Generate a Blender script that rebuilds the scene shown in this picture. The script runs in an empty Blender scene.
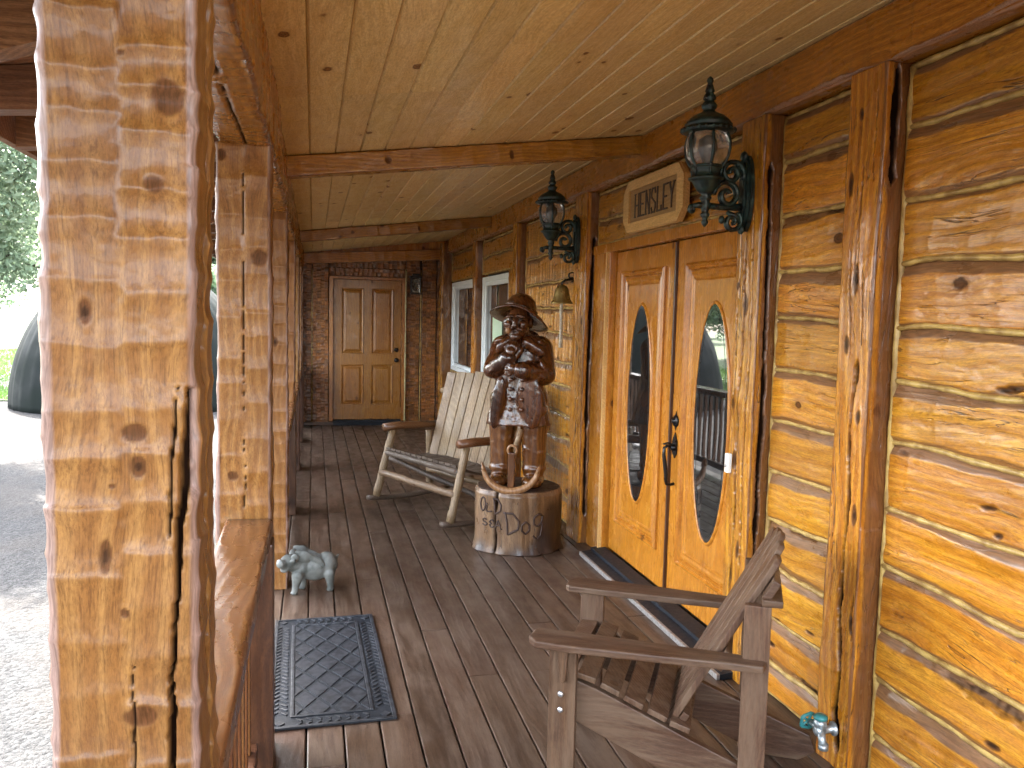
import bpy, bmesh, math, random
import numpy as np
from mathutils import Vector, Matrix, Quaternion
R = math.radians
rng = np.random.default_rng(7)
random.seed(7)
scene = bpy.context.scene
COL = scene.collection

# ------------------------------------------------------------------ helpers
def link(o, parent=None):
    COL.objects.link(o)
    if parent is not None:
        o.parent = parent
    return o

def tag(o, label=None, cat=None, group=None, kind=None):
    if label: o['label'] = label
    if cat: o['category'] = cat
    if group: o['group'] = group
    if kind: o['kind'] = kind
    return o

def empty(name, loc=(0, 0, 0), rz=0.0, label=None, cat=None, group=None, kind=None):
    o = bpy.data.objects.new(name, None)
    o.empty_display_size = .1
    COL.objects.link(o)
    o.location = loc
    o.rotation_euler = (0, 0, rz)
    return tag(o, label, cat, group, kind)

def copy_tree(o, parent=None):
    c = o.copy()
    COL.objects.link(c)
    if parent is not None:
        c.parent = parent
    for ch in list(o.children):
        copy_tree(ch, c)
    return c

class MB:
    """collects shapes that become ONE mesh object"""
    def __init__(s):
        s.v = []; s.f = []; s.sm = []; s.n = 0
    def add(s, V, F, smooth=False):
        V = [tuple(map(float, p)) for p in V]
        s.v += V
        s.f += [tuple(int(i) + s.n for i in f) for f in F]
        s.sm += [smooth] * len(F)
        s.n += len(V)
    def box(s, lo, hi, M=None, bev=0.0):
        x0, y0, z0 = lo; x1, y1, z1 = hi
        b = min(bev, abs(x1-x0)*.45, abs(y1-y0)*.45, abs(z1-z0)*.45)
        if b <= 0:
            V = [(x0,y0,z0),(x1,y0,z0),(x1,y1,z0),(x0,y1,z0),(x0,y0,z1),(x1,y0,z1),(x1,y1,z1),(x0,y1,z1)]
            F = [(0,3,2,1),(4,5,6,7),(0,1,5,4),(1,2,6,5),(2,3,7,6),(3,0,4,7)]
        else:
            bm = bmesh.new()
            bmesh.ops.create_cube(bm, size=1)
            for v in bm.verts:
                v.co = Vector(((x0+x1)/2+v.co.x*(x1-x0), (y0+y1)/2+v.co.y*(y1-y0), (z0+z1)/2+v.co.z*(z1-z0)))
            bmesh.ops.bevel(bm, geom=list(bm.edges), offset=b, segments=2, affect='EDGES', profile=.6)
            bm.verts.index_update()
            V = [v.co[:] for v in bm.verts]; F = [[v.index for v in f.verts] for f in bm.faces]
            bm.free()
        if M is not None:
            V = [(M @ Vector(p))[:] for p in V]
        s.add(V, F, False)
    def prism(s, poly, z0, z1, M=None, smooth=False):
        """poly: list of (x,y), extruded in z"""
        n = len(poly)
        V = [(x, y, z0) for x, y in poly] + [(x, y, z1) for x, y in poly]
        F = [tuple(range(n-1, -1, -1)), tuple(range(n, 2*n))] + [(i, (i+1) % n, n+(i+1) % n, n+i) for i in range(n)]
        if M is not None:
            V = [(M @ Vector(p))[:] for p in V]
        s.add(V, F, smooth)
    def tube(s, pts, rad, n=10, cap=True, wob=0.0, flat=1.0):
        pts = [Vector(p) for p in pts]
        if not isinstance(rad, (list, tuple)): rad = [rad] * len(pts)
        t0 = (pts[1]-pts[0]).normalized()
        ref = Vector((0, 0, 1)) if abs(t0.z) < .9 else Vector((1, 0, 0))
        a = t0.cross(ref).normalized()
        V = []
        for i, p in enumerate(pts):
            t = (pts[min(i+1, len(pts)-1)] - pts[max(i-1, 0)]).normalized()
            a = (a - t*a.dot(t)).normalized()
            b = t.cross(a)
            for k in range(n):
                th = 2*math.pi*k/n
                r = rad[i]*(1+wob*(random.random()-.5))
                V.append((p + a*(r*math.cos(th)) + b*(r*flat*math.sin(th)))[:])
        F = []
        for i in range(len(pts)-1):
            for k in range(n):
                F.append((i*n+k, i*n+(k+1) % n, (i+1)*n+(k+1) % n, (i+1)*n+k))
        if cap:
            F.append(tuple(range(n-1, -1, -1))); F.append(tuple(range((len(pts)-1)*n, len(pts)*n)))
        s.add(V, F, True)
    def lathe(s, prof, n=24, M=None, smooth=True):
        V = []; F = []
        for r, z in prof:
            for k in range(n):
                th = 2*math.pi*k/n
                V.append((r*math.cos(th), r*math.sin(th), z))
        for i in range(len(prof)-1):
            for k in range(n):
                F.append((i*n+k, i*n+(k+1) % n, (i+1)*n+(k+1) % n, (i+1)*n+k))
        F.append(tuple(range(n-1, -1, -1))); F.append(tuple(range((len(prof)-1)*n, len(prof)*n)))
        if M is not None:
            V = [(M @ Vector(p))[:] for p in V]
        s.add(V, F, smooth)
    def ell(s, c, r, rot=None, n=12):
        bm = bmesh.new()
        bmesh.ops.create_uvsphere(bm, u_segments=n*2, v_segments=n, radius=1)
        bm.verts.index_update()
        M = Matrix.Translation(c) @ (rot.to_4x4() if rot is not None else Matrix()) @ Matrix.Diagonal((r[0], r[1], r[2], 1))
        s.add([(M @ v.co)[:] for v in bm.verts], [[v.index for v in f.verts] for f in bm.faces], True)
        bm.free()
    def cap(s, p0, p1, r0, r1, flat=1.0):
        """tapered capsule"""
        p0 = Vector(p0); p1 = Vector(p1)
        s.tube([p0, p0.lerp(p1, .5), p1], [r0, (r0+r1)/2, r1], n=16, flat=flat)
        s.ell(p0, (r0, r0, r0), n=8); s.ell(p1, (r1, r1, r1), n=8)
    def build(s, name, mat, parent=None, shade=None):
        me = bpy.data.meshes.new(name)
        me.from_pydata(s.v, [], s.f)
        me.polygons.foreach_set('use_smooth', s.sm if shade is None else [shade]*len(s.f))
        me.update()
        if mat is not None: me.materials.append(mat)
        o = bpy.data.objects.new(name, me)
        return link(o, parent)

def grid_obj(name, P, mat, parent=None, marks=None, wrap=False, caps=False, smooth=True, flip=False):
    """P: (nu, nv, 3) array of points -> one mesh"""
    nu, nv = P.shape[:2]
    V = P.reshape(-1, 3)
    iu = np.arange(nu if wrap else nu-1); iv = np.arange(nv-1)
    A, B = np.meshgrid(iu, iv, indexing='ij')
    A2 = (A+1) % nu
    F = np.stack([A*nv+B, A2*nv+B, A2*nv+B+1, A*nv+B+1], -1).reshape(-1, 4)
    if flip: F = F[:, ::-1]
    me = bpy.data.meshes.new(name)
    nf = len(F)
    extra = []
    if caps and wrap:
        extra = [np.arange(nu)[::-1]*nv, np.arange(nu)*nv+nv-1]
        if flip: extra = [e[::-1] for e in extra]
    me.vertices.add(len(V)); me.vertices.foreach_set('co', V.astype(np.float32).ravel())
    loops = np.concatenate([F.ravel()]+extra).astype(np.int32)
    me.loops.add(len(loops)); me.loops.foreach_set('vertex_index', loops)
    starts = list(np.arange(nf)*4); tot = [4]*nf; p = nf*4
    for e in extra:
        starts.append(p); tot.append(len(e)); p += len(e)
    me.polygons.add(len(starts))
    me.polygons.foreach_set('loop_start', np.array(starts, np.int32))
    me.polygons.foreach_set('use_smooth', [smooth]*nf+[False]*len(extra))
    me.update(calc_edges=True)
    me.validate()
    if marks is not None:
        at = me.attributes.new('marks', 'FLOAT_COLOR', 'POINT')
        at.data.foreach_set('color', marks.reshape(-1, 4).astype(np.float32).ravel())
    if mat is not None: me.materials.append(mat)
    o = bpy.data.objects.new(name, me)
    return link(o, parent)

# ---- numpy value noise
def _hash(ix, iy, seed):
    h = (ix.astype(np.int64)*374761393 + iy.astype(np.int64)*668265263 + seed*974634777) & 0xffffffff
    h = ((h ^ (h >> 13))*1274126177) & 0xffffffff
    return ((h ^ (h >> 16)) & 0xffff)/65535.0
def vn(x, y, seed=0):
    x = np.asarray(x, float); y = np.asarray(y, float)
    x, y = np.broadcast_arrays(x, y)
    ix = np.floor(x).astype(np.int64); iy = np.floor(y).astype(np.int64)
    fx = x-ix; fy = y-iy
    fx = fx*fx*(3-2*fx); fy = fy*fy*(3-2*fy)
    a = _hash(ix, iy, seed); b = _hash(ix+1, iy, seed); c = _hash(ix, iy+1, seed); d = _hash(ix+1, iy+1, seed)
    return (a*(1-fx)+b*fx)*(1-fy)+(c*(1-fx)+d*fx)*fy*1.0 - .5
def fbm(x, y, seed=0, o=3):
    s = 0; a = 1; t = 0
    for k in range(o):
        s = s+a*vn(x*2**k, y*2**k, seed+k*17); t += a; a *= .5
    return s/t
def blur(D, n=1):
    for _ in range(n):
        for ax in (0, 1):
            P = np.concatenate([D.take([0], ax), D, D.take([-1], ax)], ax)
            m = D.shape[ax]
            D = .25*P.take(range(0, m), ax)+.5*P.take(range(1, m+1), ax)+.25*P.take(range(2, m+2), ax)
    return D
def sstep(a, b, x):
    t = np.clip((x-a)/(b-a), 0, 1)
    return t*t*(3-2*t)

# ------------------------------------------------------------------ materials
class NT:
    def __init__(s, name):
        s.m = bpy.data.materials.new(name)
        s.m.use_nodes = True
        s.t = s.m.node_tree
        s.t.nodes.clear()
        s.out = s.t.nodes.new('ShaderNodeOutputMaterial')
    def n(s, typ, ins=None, **kw):
        nd = s.t.nodes.new(typ)
        for k, v in kw.items(): setattr(nd, k, v)
        for k, v in (ins or {}).items():
            s.set(nd.inputs[k], v)
        return nd
    def set(s, sock, v):
        if isinstance(v, bpy.types.NodeSocket): s.t.links.new(v, sock)
        else: sock.default_value = v
    def math(s, op, a, b=0.0, c=0.0, clamp=False):
        nd = s.t.nodes.new('ShaderNodeMath'); nd.operation = op; nd.use_clamp = clamp
        s.set(nd.inputs[0], a); s.set(nd.inputs[1], b); s.set(nd.inputs[2], c)
        return nd.outputs[0]
    def vmath(s, op, a, b=(0, 0, 0)):
        nd = s.t.nodes.new('ShaderNodeVectorMath'); nd.operation = op
        s.set(nd.inputs[0], a)
        if op == 'SCALE': s.set(nd.inputs['Scale'], b)
        else: s.set(nd.inputs[1], b)
        return nd.outputs['Value'] if op in ('LENGTH', 'DOT_PRODUCT') else nd.outputs[0]
    def mix(s, f, a, b, mode='MIX'):
        nd = s.t.nodes.new('ShaderNodeMix'); nd.data_type = 'RGBA'; nd.blend_type = mode
        def c(v): return v if isinstance(v, bpy.types.NodeSocket) else (v[0], v[1], v[2], 1)
        s.set(nd.inputs[0], f); s.set(nd.inputs[6], c(a)); s.set(nd.inputs[7], c(b))
        return nd.outputs[2]
    def ramp(s, v, lo, hi, a=0.0, b=1.0, smooth=True):
        nd = s.t.nodes.new('ShaderNodeMapRange'); nd.interpolation_type = 'SMOOTHSTEP' if smooth else 'LINEAR'
        s.set(nd.inputs[0], v); nd.inputs[1].default_value = lo; nd.inputs[2].default_value = hi
        nd.inputs[3].default_value = a; nd.inputs[4].default_value = b
        return nd.outputs[0]
    def noise(s, vec, scale, detail=3, rough=.55, dist=0.0):
        nd = s.n('ShaderNodeTexNoise', {'Vector': vec, 'Scale': scale, 'Detail': detail, 'Roughness': rough, 'Distortion': dist})
        return nd.outputs[0]
    def bsdf(s, col, rough, bump=None, bstr=.3, bdist=.002, coat=0, coatr=.1, metal=0, spec=.5, ior=1.5):
        b = s.n('ShaderNodeBsdfPrincipled', {'Roughness': rough, 'Metallic': metal, 'IOR': ior})
        s.set(b.inputs['Base Color'], col if isinstance(col, bpy.types.NodeSocket) else (col[0], col[1], col[2], 1))
        b.inputs['Specular IOR Level'].default_value = spec
        s.set(b.inputs['Coat Weight'], coat); b.inputs['Coat Roughness'].default_value = coatr
        if bump is not None:
            hascoat = isinstance(coat, bpy.types.NodeSocket) or coat
            bp = s.n('ShaderNodeBump', {'Height': bump, 'Strength': bstr, 'Distance': bdist})
            s.t.links.new(bp.outputs[0], b.inputs['Normal'])
            if hascoat:
                bp2 = s.n('ShaderNodeBump', {'Height': bump, 'Strength': bstr*.35, 'Distance': bdist})
                s.t.links.new(bp2.outputs[0], b.inputs['Coat Normal'])
        s.t.links.new(b.outputs[0], s.out.inputs[0])
        return b

def wood(name, c1, c2, dark, axis='Z', rings=90, grain=1.0, knots=(5.0, .5), knotcol=(.05, .02, .008), rough=(.22, .42),
         coat=.5, coatr=.12, bump=.35, idmode='object', idvar=.25, wane=(.2, .08, .03), blotch=.35, weather=None, cracks=0.0, spec=.36):
    t = NT(name)
    tc = t.n('ShaderNodeTexCoord').outputs['Object']
    oi = t.n('ShaderNodeObjectInfo')
    geo = t.n('ShaderNodeNewGeometry')
    at = t.n('ShaderNodeAttribute', attribute_name='marks')
    mk = t.n('ShaderNodeSeparateColor', {0: at.outputs['Color']})
    crack, knot, wan = mk.outputs[0], mk.outputs[1], mk.outputs[2]
    sep = t.n('ShaderNodeSeparateXYZ', {0: tc})
    order = {'Z': (0, 1, 2), 'Y': (0, 2, 1), 'X': (1, 2, 0)}[axis]
    v = t.n('ShaderNodeCombineXYZ', {0: sep.outputs[order[0]], 1: sep.outputs[order[1]], 2: sep.outputs[order[2]]}).outputs[0]
    rid = {'object': oi.outputs['Random'], 'island': geo.outputs['Random Per Island'], 'marks': at.outputs['Alpha']}[idmode]
    if idmode != 'object':
        rid = t.math('FRACT', t.math('ADD', rid, t.math('MULTIPLY', oi.outputs['Random'], .731)))
    off = t.n('ShaderNodeCombineXYZ', {0: t.math('MULTIPLY', rid, 1.7), 1: t.math('MULTIPLY', rid, 2.3), 2: t.math('MULTIPLY', rid, 37.0)}).outputs[0]
    v = t.vmath('ADD', v, off)
    # warp, slow along the grain
    lw = t.vmath('MULTIPLY', v, (3, 3, .9))
    nz = t.n('ShaderNodeTexNoise', {'Vector': lw, 'Scale': 1.3, 'Detail': 2})
    warp = t.vmath('SCALE', t.vmath('SUBTRACT', nz.outputs[1], (.5, .5, .5)), .16)
    vw = t.vmath('ADD', v, warp)
    # knots
    kv = t.n('ShaderNodeTexVoronoi', {'Vector': t.vmath('MULTIPLY', v, (1, 1, .62)), 'Scale': knots[0], 'Randomness': 1.0})
    kd = kv.outputs['Distance']
    ksep = t.n('ShaderNodeSeparateColor', {0: kv.outputs['Color']})
    kon = t.math('LESS_THAN', ksep.outputs[0], knots[1])
    ksz = t.math('MULTIPLY_ADD', ksep.outputs[1], .10, .06)
    kk = t.math('DIVIDE', kd, ksz)
    kedge = t.math('ADD', kk, t.math('MULTIPLY', t.math('SUBTRACT', t.noise(v, 45, 2), .5), .5))
    kin = t.math('MULTIPLY', kon, t.ramp(kedge, .75, 1.1, 1, 0))
    khalo = t.math('MULTIPLY', kon, t.ramp(kk, .8, 2.6, 1, 0))
    # growth rings
    flat = t.vmath('MULTIPLY', vw, (1, 1, .035))
    rr = t.vmath('LENGTH', t.vmath('ADD', flat, (.11, .07, 0)))
    rr = t.math('ADD', rr, t.math('MULTIPLY', khalo, .012))
    ph = t.math('MULTIPLY', rr, float(rings)*6.283)
    ph = t.math('ADD', ph, t.math('MULTIPLY', t.noise(t.vmath('MULTIPLY', v, (6, 6, 1.2)), 2.0, 2), 7.0))
    ring = t.math('MULTIPLY_ADD', t.math('SINE', ph), .5, .5)
    ring = t.math('POWER', ring, 1.6)
    fine = t.noise(t.vmath('MULTIPLY', vw, (190*grain, 190*grain, 7)), 1.0, 4, .65)
    blo = t.noise(t.vmath('MULTIPLY', v, (5, 5, 1.6)), 1.0, 3)
    mot = t.noise(t.vmath('MULTIPLY', vw, (150*grain, 150*grain, 55*grain)), 1.0, 5, .75)
    pore = t.noise(t.vmath('MULTIPLY', vw, (420*grain, 420*grain, 26*grain)), 1.0, 3, .6)
    col = t.mix(ring, c2, c1)
    col = t.mix(t.ramp(fine, .42, .74, 0, .68), col, dark)
    col = t.mix(t.math('MULTIPLY', t.ramp(blo, .42, .72), blotch), col, dark)
    col = t.mix(t.math('MULTIPLY', khalo, .35), col, dark)
    kc = t.mix(t.ramp(t.math('SINE', t.math('MULTIPLY', kk, 14.0)), -1, 1), knotcol, [min(1, c*2.2) for c in knotcol])
    col = t.mix(t.math('MULTIPLY', kin, .92), col, kc)
    col = t.mix(t.ramp(mot, .36, .68, 0, .55), col, t.mix(1.0, col, (.50, .46, .42), 'MULTIPLY'))
    col = t.mix(t.ramp(pore, .56, .66, 0, .5), col, dark)
    if idvar:
        rb = t.math('FRACT', t.math('MULTIPLY', rid, 7.31))
        hsv = t.n('ShaderNodeHueSaturation', {'Color': col, 'Value': t.math('MULTIPLY_ADD', rb, 2*idvar, 1-idvar),
                  'Hue': t.math('MULTIPLY_ADD', t.math('FRACT', t.math('MULTIPLY', rid, 3.77)), .010, .495)})
        col = hsv.outputs[0]
    if weather:
        wn = t.ramp(t.noise(t.vmath('MULTIPLY', v, (14, 14, 2.0)), 1.0, 5, .7), .4, .65)
        col = t.mix(t.math('MULTIPLY', wn, .75), col, weather)
    hgt = t.math('ADD', t.math('MULTIPLY', fine, -.5), t.math('MULTIPLY', ring, .35))
    hgt = t.math('ADD', hgt, t.math('MULTIPLY', kin, -.6))
    hgt = t.math('ADD', hgt, t.math('MULTIPLY', mot, -.55))
    if cracks:
        cn = t.n('ShaderNodeTexNoise', {'Vector': t.vmath('MULTIPLY', vw, (30, 30, 1.1)), 'Scale': 1.0, 'Detail': 3})
        cl = t.ramp(t.math('ABSOLUTE', t.math('SUBTRACT', cn.outputs[0], .5)), .0, .013*cracks, 1, 0)
        gate = t.ramp(t.noise(t.vmath('MULTIPLY', v, (7, 7, 1.3)), 1.0, 2), .47, .58)
        cl = t.math('MULTIPLY', cl, gate)
        col = t.mix(t.math('MULTIPLY', cl, .8), col, (.02, .009, .004))
        hgt = t.math('ADD', hgt, t.math('MULTIPLY', cl, -3.0))
    col = t.mix(wan, col, t.mix(t.ramp(fine, .3, .7), wane, [c*.5 for c in wane]))
    col = t.mix(knot, col, t.mix(t.ramp(fine, .35, .65), knotcol, [c*2 for c in knotcol]))
    col = t.mix(crack, col, (.010, .005, .003))
    ro = t.ramp(t.noise(t.vmath('MULTIPLY', v, (9, 9, 5)), 1.3, 4), .3, .7, rough[0], rough[1])
    dull = t.math('MULTIPLY', t.math('SUBTRACT', 1.0, t.math('MAXIMUM', crack, t.math('MULTIPLY', t.math('MAXIMUM', knot, kin), .8)), clamp=True), coat)
    ro = t.math('MAXIMUM', ro, t.math('MULTIPLY', crack, .9))
    b_ = t.bsdf(col, ro, hgt, bump, .0025, coat=dull, coatr=coatr)
    t.set(b_.inputs['Specular IOR Level'], t.math('MULTIPLY', t.math('SUBTRACT', 1.0, t.math('MAXIMUM', crack, t.math('MULTIPLY', t.math('MAXIMUM', knot, kin), .85)), clamp=True), spec))
    return t.m

def plain(name, col, rough=.5, metal=0, var=.25, scale=20, bump=.15, bdist=.002, coat=0, col2=None, spec=.5, detail=4):
    t = NT(name)
    tc = t.n('ShaderNodeTexCoord').outputs['Object']
    n = t.noise(tc, scale, detail)
    c2 = col2 or [c*(1-var) for c in col]
    c = t.mix(t.ramp(n, .35, .68), [min(1, x*(1+var*.4)) for x in col], c2)
    t.bsdf(c, t.ramp(n, .3, .7, rough*.8, min(1, rough*1.2)), n, bump, bdist, coat=coat, metal=metal, spec=spec)
    return t.m

M = {}
ORANGE = dict(c1=(.66, .305, .026), c2=(.53, .212, .014), dark=(.18, .052, .004))
M['post'] = wood('varnished_post_wood', (.30, .146, .042), (.225, .096, .024), (.095, .036, .010), rings=45, knots=(5.5, .4), rough=(.26, .46),
                 coat=.14, coatr=.06, bump=.4, idvar=.1, blotch=.45, wane=(.30, .2, .17), spec=.2, grain=1.6)
M['log'] = wood('varnished_log_wood', axis='Y', **ORANGE, rings=40, knots=(5.2, .6), rough=(.24, .46), coat=.22, coatr=.07, bump=.45, idmode='marks',
                idvar=.13, blotch=.28, wane=(.215, .105, .05), cracks=1.0, spec=.4)
M['wallpost'] = wood('varnished_wall_post_wood', axis='Z', c1=(.68, .305, .03), c2=(.50, .185, .013), dark=(.17, .048, .006), rings=40, knots=(5, .45), rough=(.16, .36), coat=.3, bump=.4,
                     idvar=.1, wane=(.17, .066, .026), cracks=1.0, coatr=.06)
M['plate'] = wood('varnished_beam_wood', axis='Z', c1=(.58, .25, .026), c2=(.45, .17, .014), dark=(.15, .046, .006), rings=45, knots=(5, .5), rough=(.2, .42), coat=.2, bump=.35,
                  idvar=.12, wane=(.42, .22, .12), coatr=.08)
M['dark_log'] = wood('dark_stained_hewn_wood', axis='Z', c1=(.33, .132, .028), c2=(.22, .078, .016), dark=(.06, .021, .006), rings=40, knots=(6, .5), rough=(.22, .45),
                     coat=.2, bump=.5, idmode='marks', idvar=.5, wane=(.1, .05, .02))
M['ceil'] = wood('pale_pine_ceiling_boards', axis='Y', c1=(.86, .68, .32), c2=(.80, .60, .25), dark=(.55, .335, .105), rings=45, knots=(6.5, .72), knotcol=(.13, .055, .018),
                 rough=(.3, .5), coat=.08, bump=.12, idmode='island', idvar=.09, blotch=.25)
M['beam'] = wood('varnished_cross_beam_wood', axis='Z', c1=(.52, .245, .03), c2=(.40, .165, .015), dark=(.13, .04, .01), rings=60, knots=(7, .6), rough=(.2, .4), coat=.22, bump=.35, idvar=.08)
M['header'] = wood('varnished_header_wood', axis='Z', c1=(.46, .205, .038), c2=(.34, .135, .02), dark=(.11, .034, .009), rings=50, knots=(5, .45), rough=(.16, .36), coat=.3, bump=.35, idvar=.05, coatr=.06)
M['door'] = wood('varnished_alder_door_wood', axis='Z', c1=(.62, .262, .03), c2=(.50, .185, .017), dark=(.26, .08, .009), rings=50, knots=(6.5, .55), knotcol=(.07, .025, .008),
                 rough=(.18, .32), coat=.3, coatr=.05, bump=.12, idvar=.0, blotch=.3)
M['far_door'] = wood('brown_door_wood', axis='Z', c1=(.38, .165, .03), c2=(.30, .116, .018), dark=(.14, .05, .014), rings=50, knots=(7, .5), rough=(.22, .4), coat=.2, bump=.12, idvar=.05)
M['deck'] = wood('brown_stained_deck_boards', axis='Y', c1=(.096, .060, .040), c2=(.078, .046, .029), dark=(.034, .019, .012), rings=50, knots=(3.0, .25), knotcol=(.05, .025, .018),
                 rough=(.28, .52), coat=.06, coatr=.25, bump=.3, idmode='island', idvar=.22, blotch=.5, weather=(.115, .080, .057), spec=.26)
M['rail'] = wood('varnished_rail_wood', axis='Z', c1=(.17, .068, .021), c2=(.12, .043, .012), dark=(.07, .023, .007), rings=55, knots=(5, .5), rough=(.2, .36), coat=.25, bump=.3, idvar=.05, coatr=.06)
M['darkrail'] = wood('dark_rail_support_wood', axis='Z', c1=(.10, .04, .016), c2=(.07, .027, .011), dark=(.035, .013, .006), rings=55, knots=(5, .3), rough=(.3, .5), coat=.2, bump=.3, idvar=.05)
M['adir'] = wood('weathered_brown_stain_wood', axis='X', c1=(.108, .057, .031), c2=(.082, .041, .021), dark=(.035, .016, .009), rings=60, knots=(5, .3), rough=(.4, .65), coat=.05, bump=.4,
                 idmode='island', idvar=.15, blotch=.4, weather=(.125, .080, .050), spec=.22)
M['adirZ'] = wood('weathered_brown_stain_upright', axis='Z', c1=(.122, .064, .034), c2=(.09, .045, .024), dark=(.04, .018, .010), rings=60, knots=(5, .3), rough=(.4, .65), coat=.05, bump=.4,
                  idmode='island', idvar=.12, blotch=.4, weather=(.138, .088, .055), spec=.22)
M['greyslat'] = wood('grey_weathered_slat_wood', axis='Z', c1=(.30, .20, .10), c2=(.23, .15, .072), dark=(.075, .043, .022), rings=60, knots=(6, .4), knotcol=(.1, .055, .03), rough=(.45, .7), coat=.06, bump=.4,
                     idmode='island', idvar=.15, blotch=.4)
M['greyseat'] = wood('dark_weathered_seat_wood', axis='X', c1=(.13, .092, .066), c2=(.095, .066, .046), dark=(.04, .027, .019), rings=60, knots=(6, .3), rough=(.4, .7), coat=.06, bump=.4,
                     idmode='island', idvar=.15, blotch=.4)
M['greypole'] = wood('peeled_pole_wood', axis='Z', c1=(.29, .195, .11), c2=(.21, .135, .072), dark=(.10, .06, .033), rings=60, knots=(9, .5), knotcol=(.08, .04, .025), rough=(.4, .65), coat=.1, bump=.4, idvar=.1, blotch=.5)
M['armlog'] = wood('brown_arm_log_wood', axis='X', c1=(.19, .082, .03), c2=(.14, .056, .02), dark=(.09, .04, .018), rings=60, knots=(8, .4), rough=(.3, .5), coat=.2, bump=.35, idvar=.1)
M['statue'] = wood('dark_polished_carving_wood', axis='Z', c1=(.125, .040, .010), c2=(.078, .022, .006), dark=(.016, .005, .002), rings=30, knots=(4, .3), knotcol=(.02, .008, .004), rough=(.14, .28),
                   coat=.5, coatr=.04, bump=.5, idvar=.0, blotch=.8, cracks=1.0)
M['statue_leg'] = wood('tan_polished_carving_wood', axis='Z', c1=(.19, .072, .016), c2=(.11, .037, .008), dark=(.035, .011, .003), rings=30, knots=(5, .3), rough=(.12, .26), coat=.45, bump=.5, idvar=.0, blotch=.8)
M['statue_face'] = wood('dark_carved_face_wood', axis='Z', c1=(.12, .042, .014), c2=(.07, .023, .007), dark=(.03, .011, .005), rings=30, knots=(4, .1), rough=(.16, .3), coat=.45, bump=.3, idvar=.0, blotch=.7)
M['anchor'] = wood('light_carved_anchor_wood', axis='Z', c1=(.36, .20, .09), c2=(.26, .13, .05), dark=(.10, .04, .016), rings=50, knots=(7, .4), rough=(.3, .5), coat=.2, bump=.4, idvar=.1)
M['stump'] = wood('peeled_stump_wood', axis='Z', c1=(.25, .15, .075), c2=(.18, .10, .047), dark=(.06, .028, .012), rings=25, knots=(5, .4), knotcol=(.05, .025, .012), rough=(.25, .5), coat=.3, bump=.5, idvar=.0, blotch=.7,
                   wane=(.05, .026, .016), cracks=1.0)
M['sign'] = wood('pale_sign_wood', axis='Y', c1=(.82, .53, .21), c2=(.74, .45, .16), dark=(.5, .28, .09), rings=50, knots=(3, .1), rough=(.35, .5), coat=.15, bump=.15, idvar=.0, blotch=.25)
M['sign_in'] = wood('recessed_sign_wood', axis='Y', c1=(.42, .255, .095), c2=(.37, .21, .07), dark=(.26, .13, .04), rings=50, knots=(3, .1), rough=(.4, .6), coat=.05, bump=.2, idvar=.0, blotch=.3)
M['soffit'] = wood('rough_brown_soffit_wood', axis='X', c1=(.33, .165, .075), c2=(.24, .11, .045), dark=(.08, .035, .017), rings=50, knots=(6, .4), rough=(.5, .7), coat=.0, bump=.4, idmode='island', idvar=.15)
M['burn'] = plain('burnt_letter_brown', (.035, .014, .007), .6)
M['chink'] = plain('yellowed_chinking_rope', (.43, .29, .085), .5, var=.35, scale=16, bump=.5, bdist=.003, coat=.15, col2=(.24, .135, .032))
M['chink_pale'] = plain('pale_chinking_rope', (.40, .34, .16), .45, var=.4, scale=60, bump=.5, bdist=.003, coat=.2)
M['iron'] = plain('black_iron_teal_glints', (.010, .014, .013), .34, metal=.3, var=.5, scale=30, bump=.25, col2=(.028, .060, .053))  # teal second tone paints glints into the black iron
M['black'] = plain('black_hardware', (.012, .011, .011), .32, metal=.5, var=.2, scale=40, bump=.05)
M['rubber'] = plain('black_rubber', (.008, .010, .013), .5, var=.4, scale=50, bump=.2, col2=(.016, .020, .026), spec=.22)
M['rubber_hi'] = plain('worn_grey_rubber', (.030, .033, .038), .38, var=.45, scale=30, bump=.3, col2=(.010, .011, .014), spec=.35)
M['alu'] = plain('dull_aluminium', (.30, .28, .26), .45, metal=.3, var=.3, scale=60, bump=.1)
M['pig'] = plain('grey_cast_stone', (.125, .128, .115), .55, var=.4, scale=14, bump=.3, col2=(.055, .058, .05), spec=.3)
M['white'] = plain('white_vinyl_frame', (.78, .82, .82), .35, var=.05, scale=8, bump=.03)
M['plastic'] = plain('white_plastic', (.8, .79, .74), .4, var=.04, bump=.02)
M['brass'] = plain('tarnished_brass', (.42, .32, .12), .32, metal=.8, var=.3, scale=25, bump=.1)
M['rope'] = plain('pale_bell_rope', (.66, .6, .48), .8, var=.3, scale=90, bump=.4)
M['steel'] = plain('galvanised_tap_metal', (.42, .46, .47), .35, metal=.7, var=.3, scale=40, bump=.1)
M['teal'] = plain('teal_tap_paint', (.03, .20, .20), .4, var=.25, scale=40)
M['green_patch'] = plain('pale_green_patch', (.50, .68, .46), .6, var=.12, scale=12, bump=.02, col2=(.62, .74, .6))  # even pale green for the rectangle on the window glass
M['bolt'] = plain('zinc_bolt_metal', (.6, .6, .6), .3, metal=.8, var=.1)
M['dome'] = plain('dark_green_ribbed_dome', (.004, .006, .0055), .8, var=.35, scale=1.5, bump=.2, col2=(.008, .011, .009), spec=.1)
M['bark'] = plain('rough_tree_bark', (.085, .065, .05), .9, var=.5, scale=12, bump=1.0, bdist=.03)
M['dirt'] = plain('dry_soil', (.16, .12, .08), .9, var=.3, scale=3)
M['interior'] = plain('dim_interior_backing', (.03, .022, .016), .8, var=.2)

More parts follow.
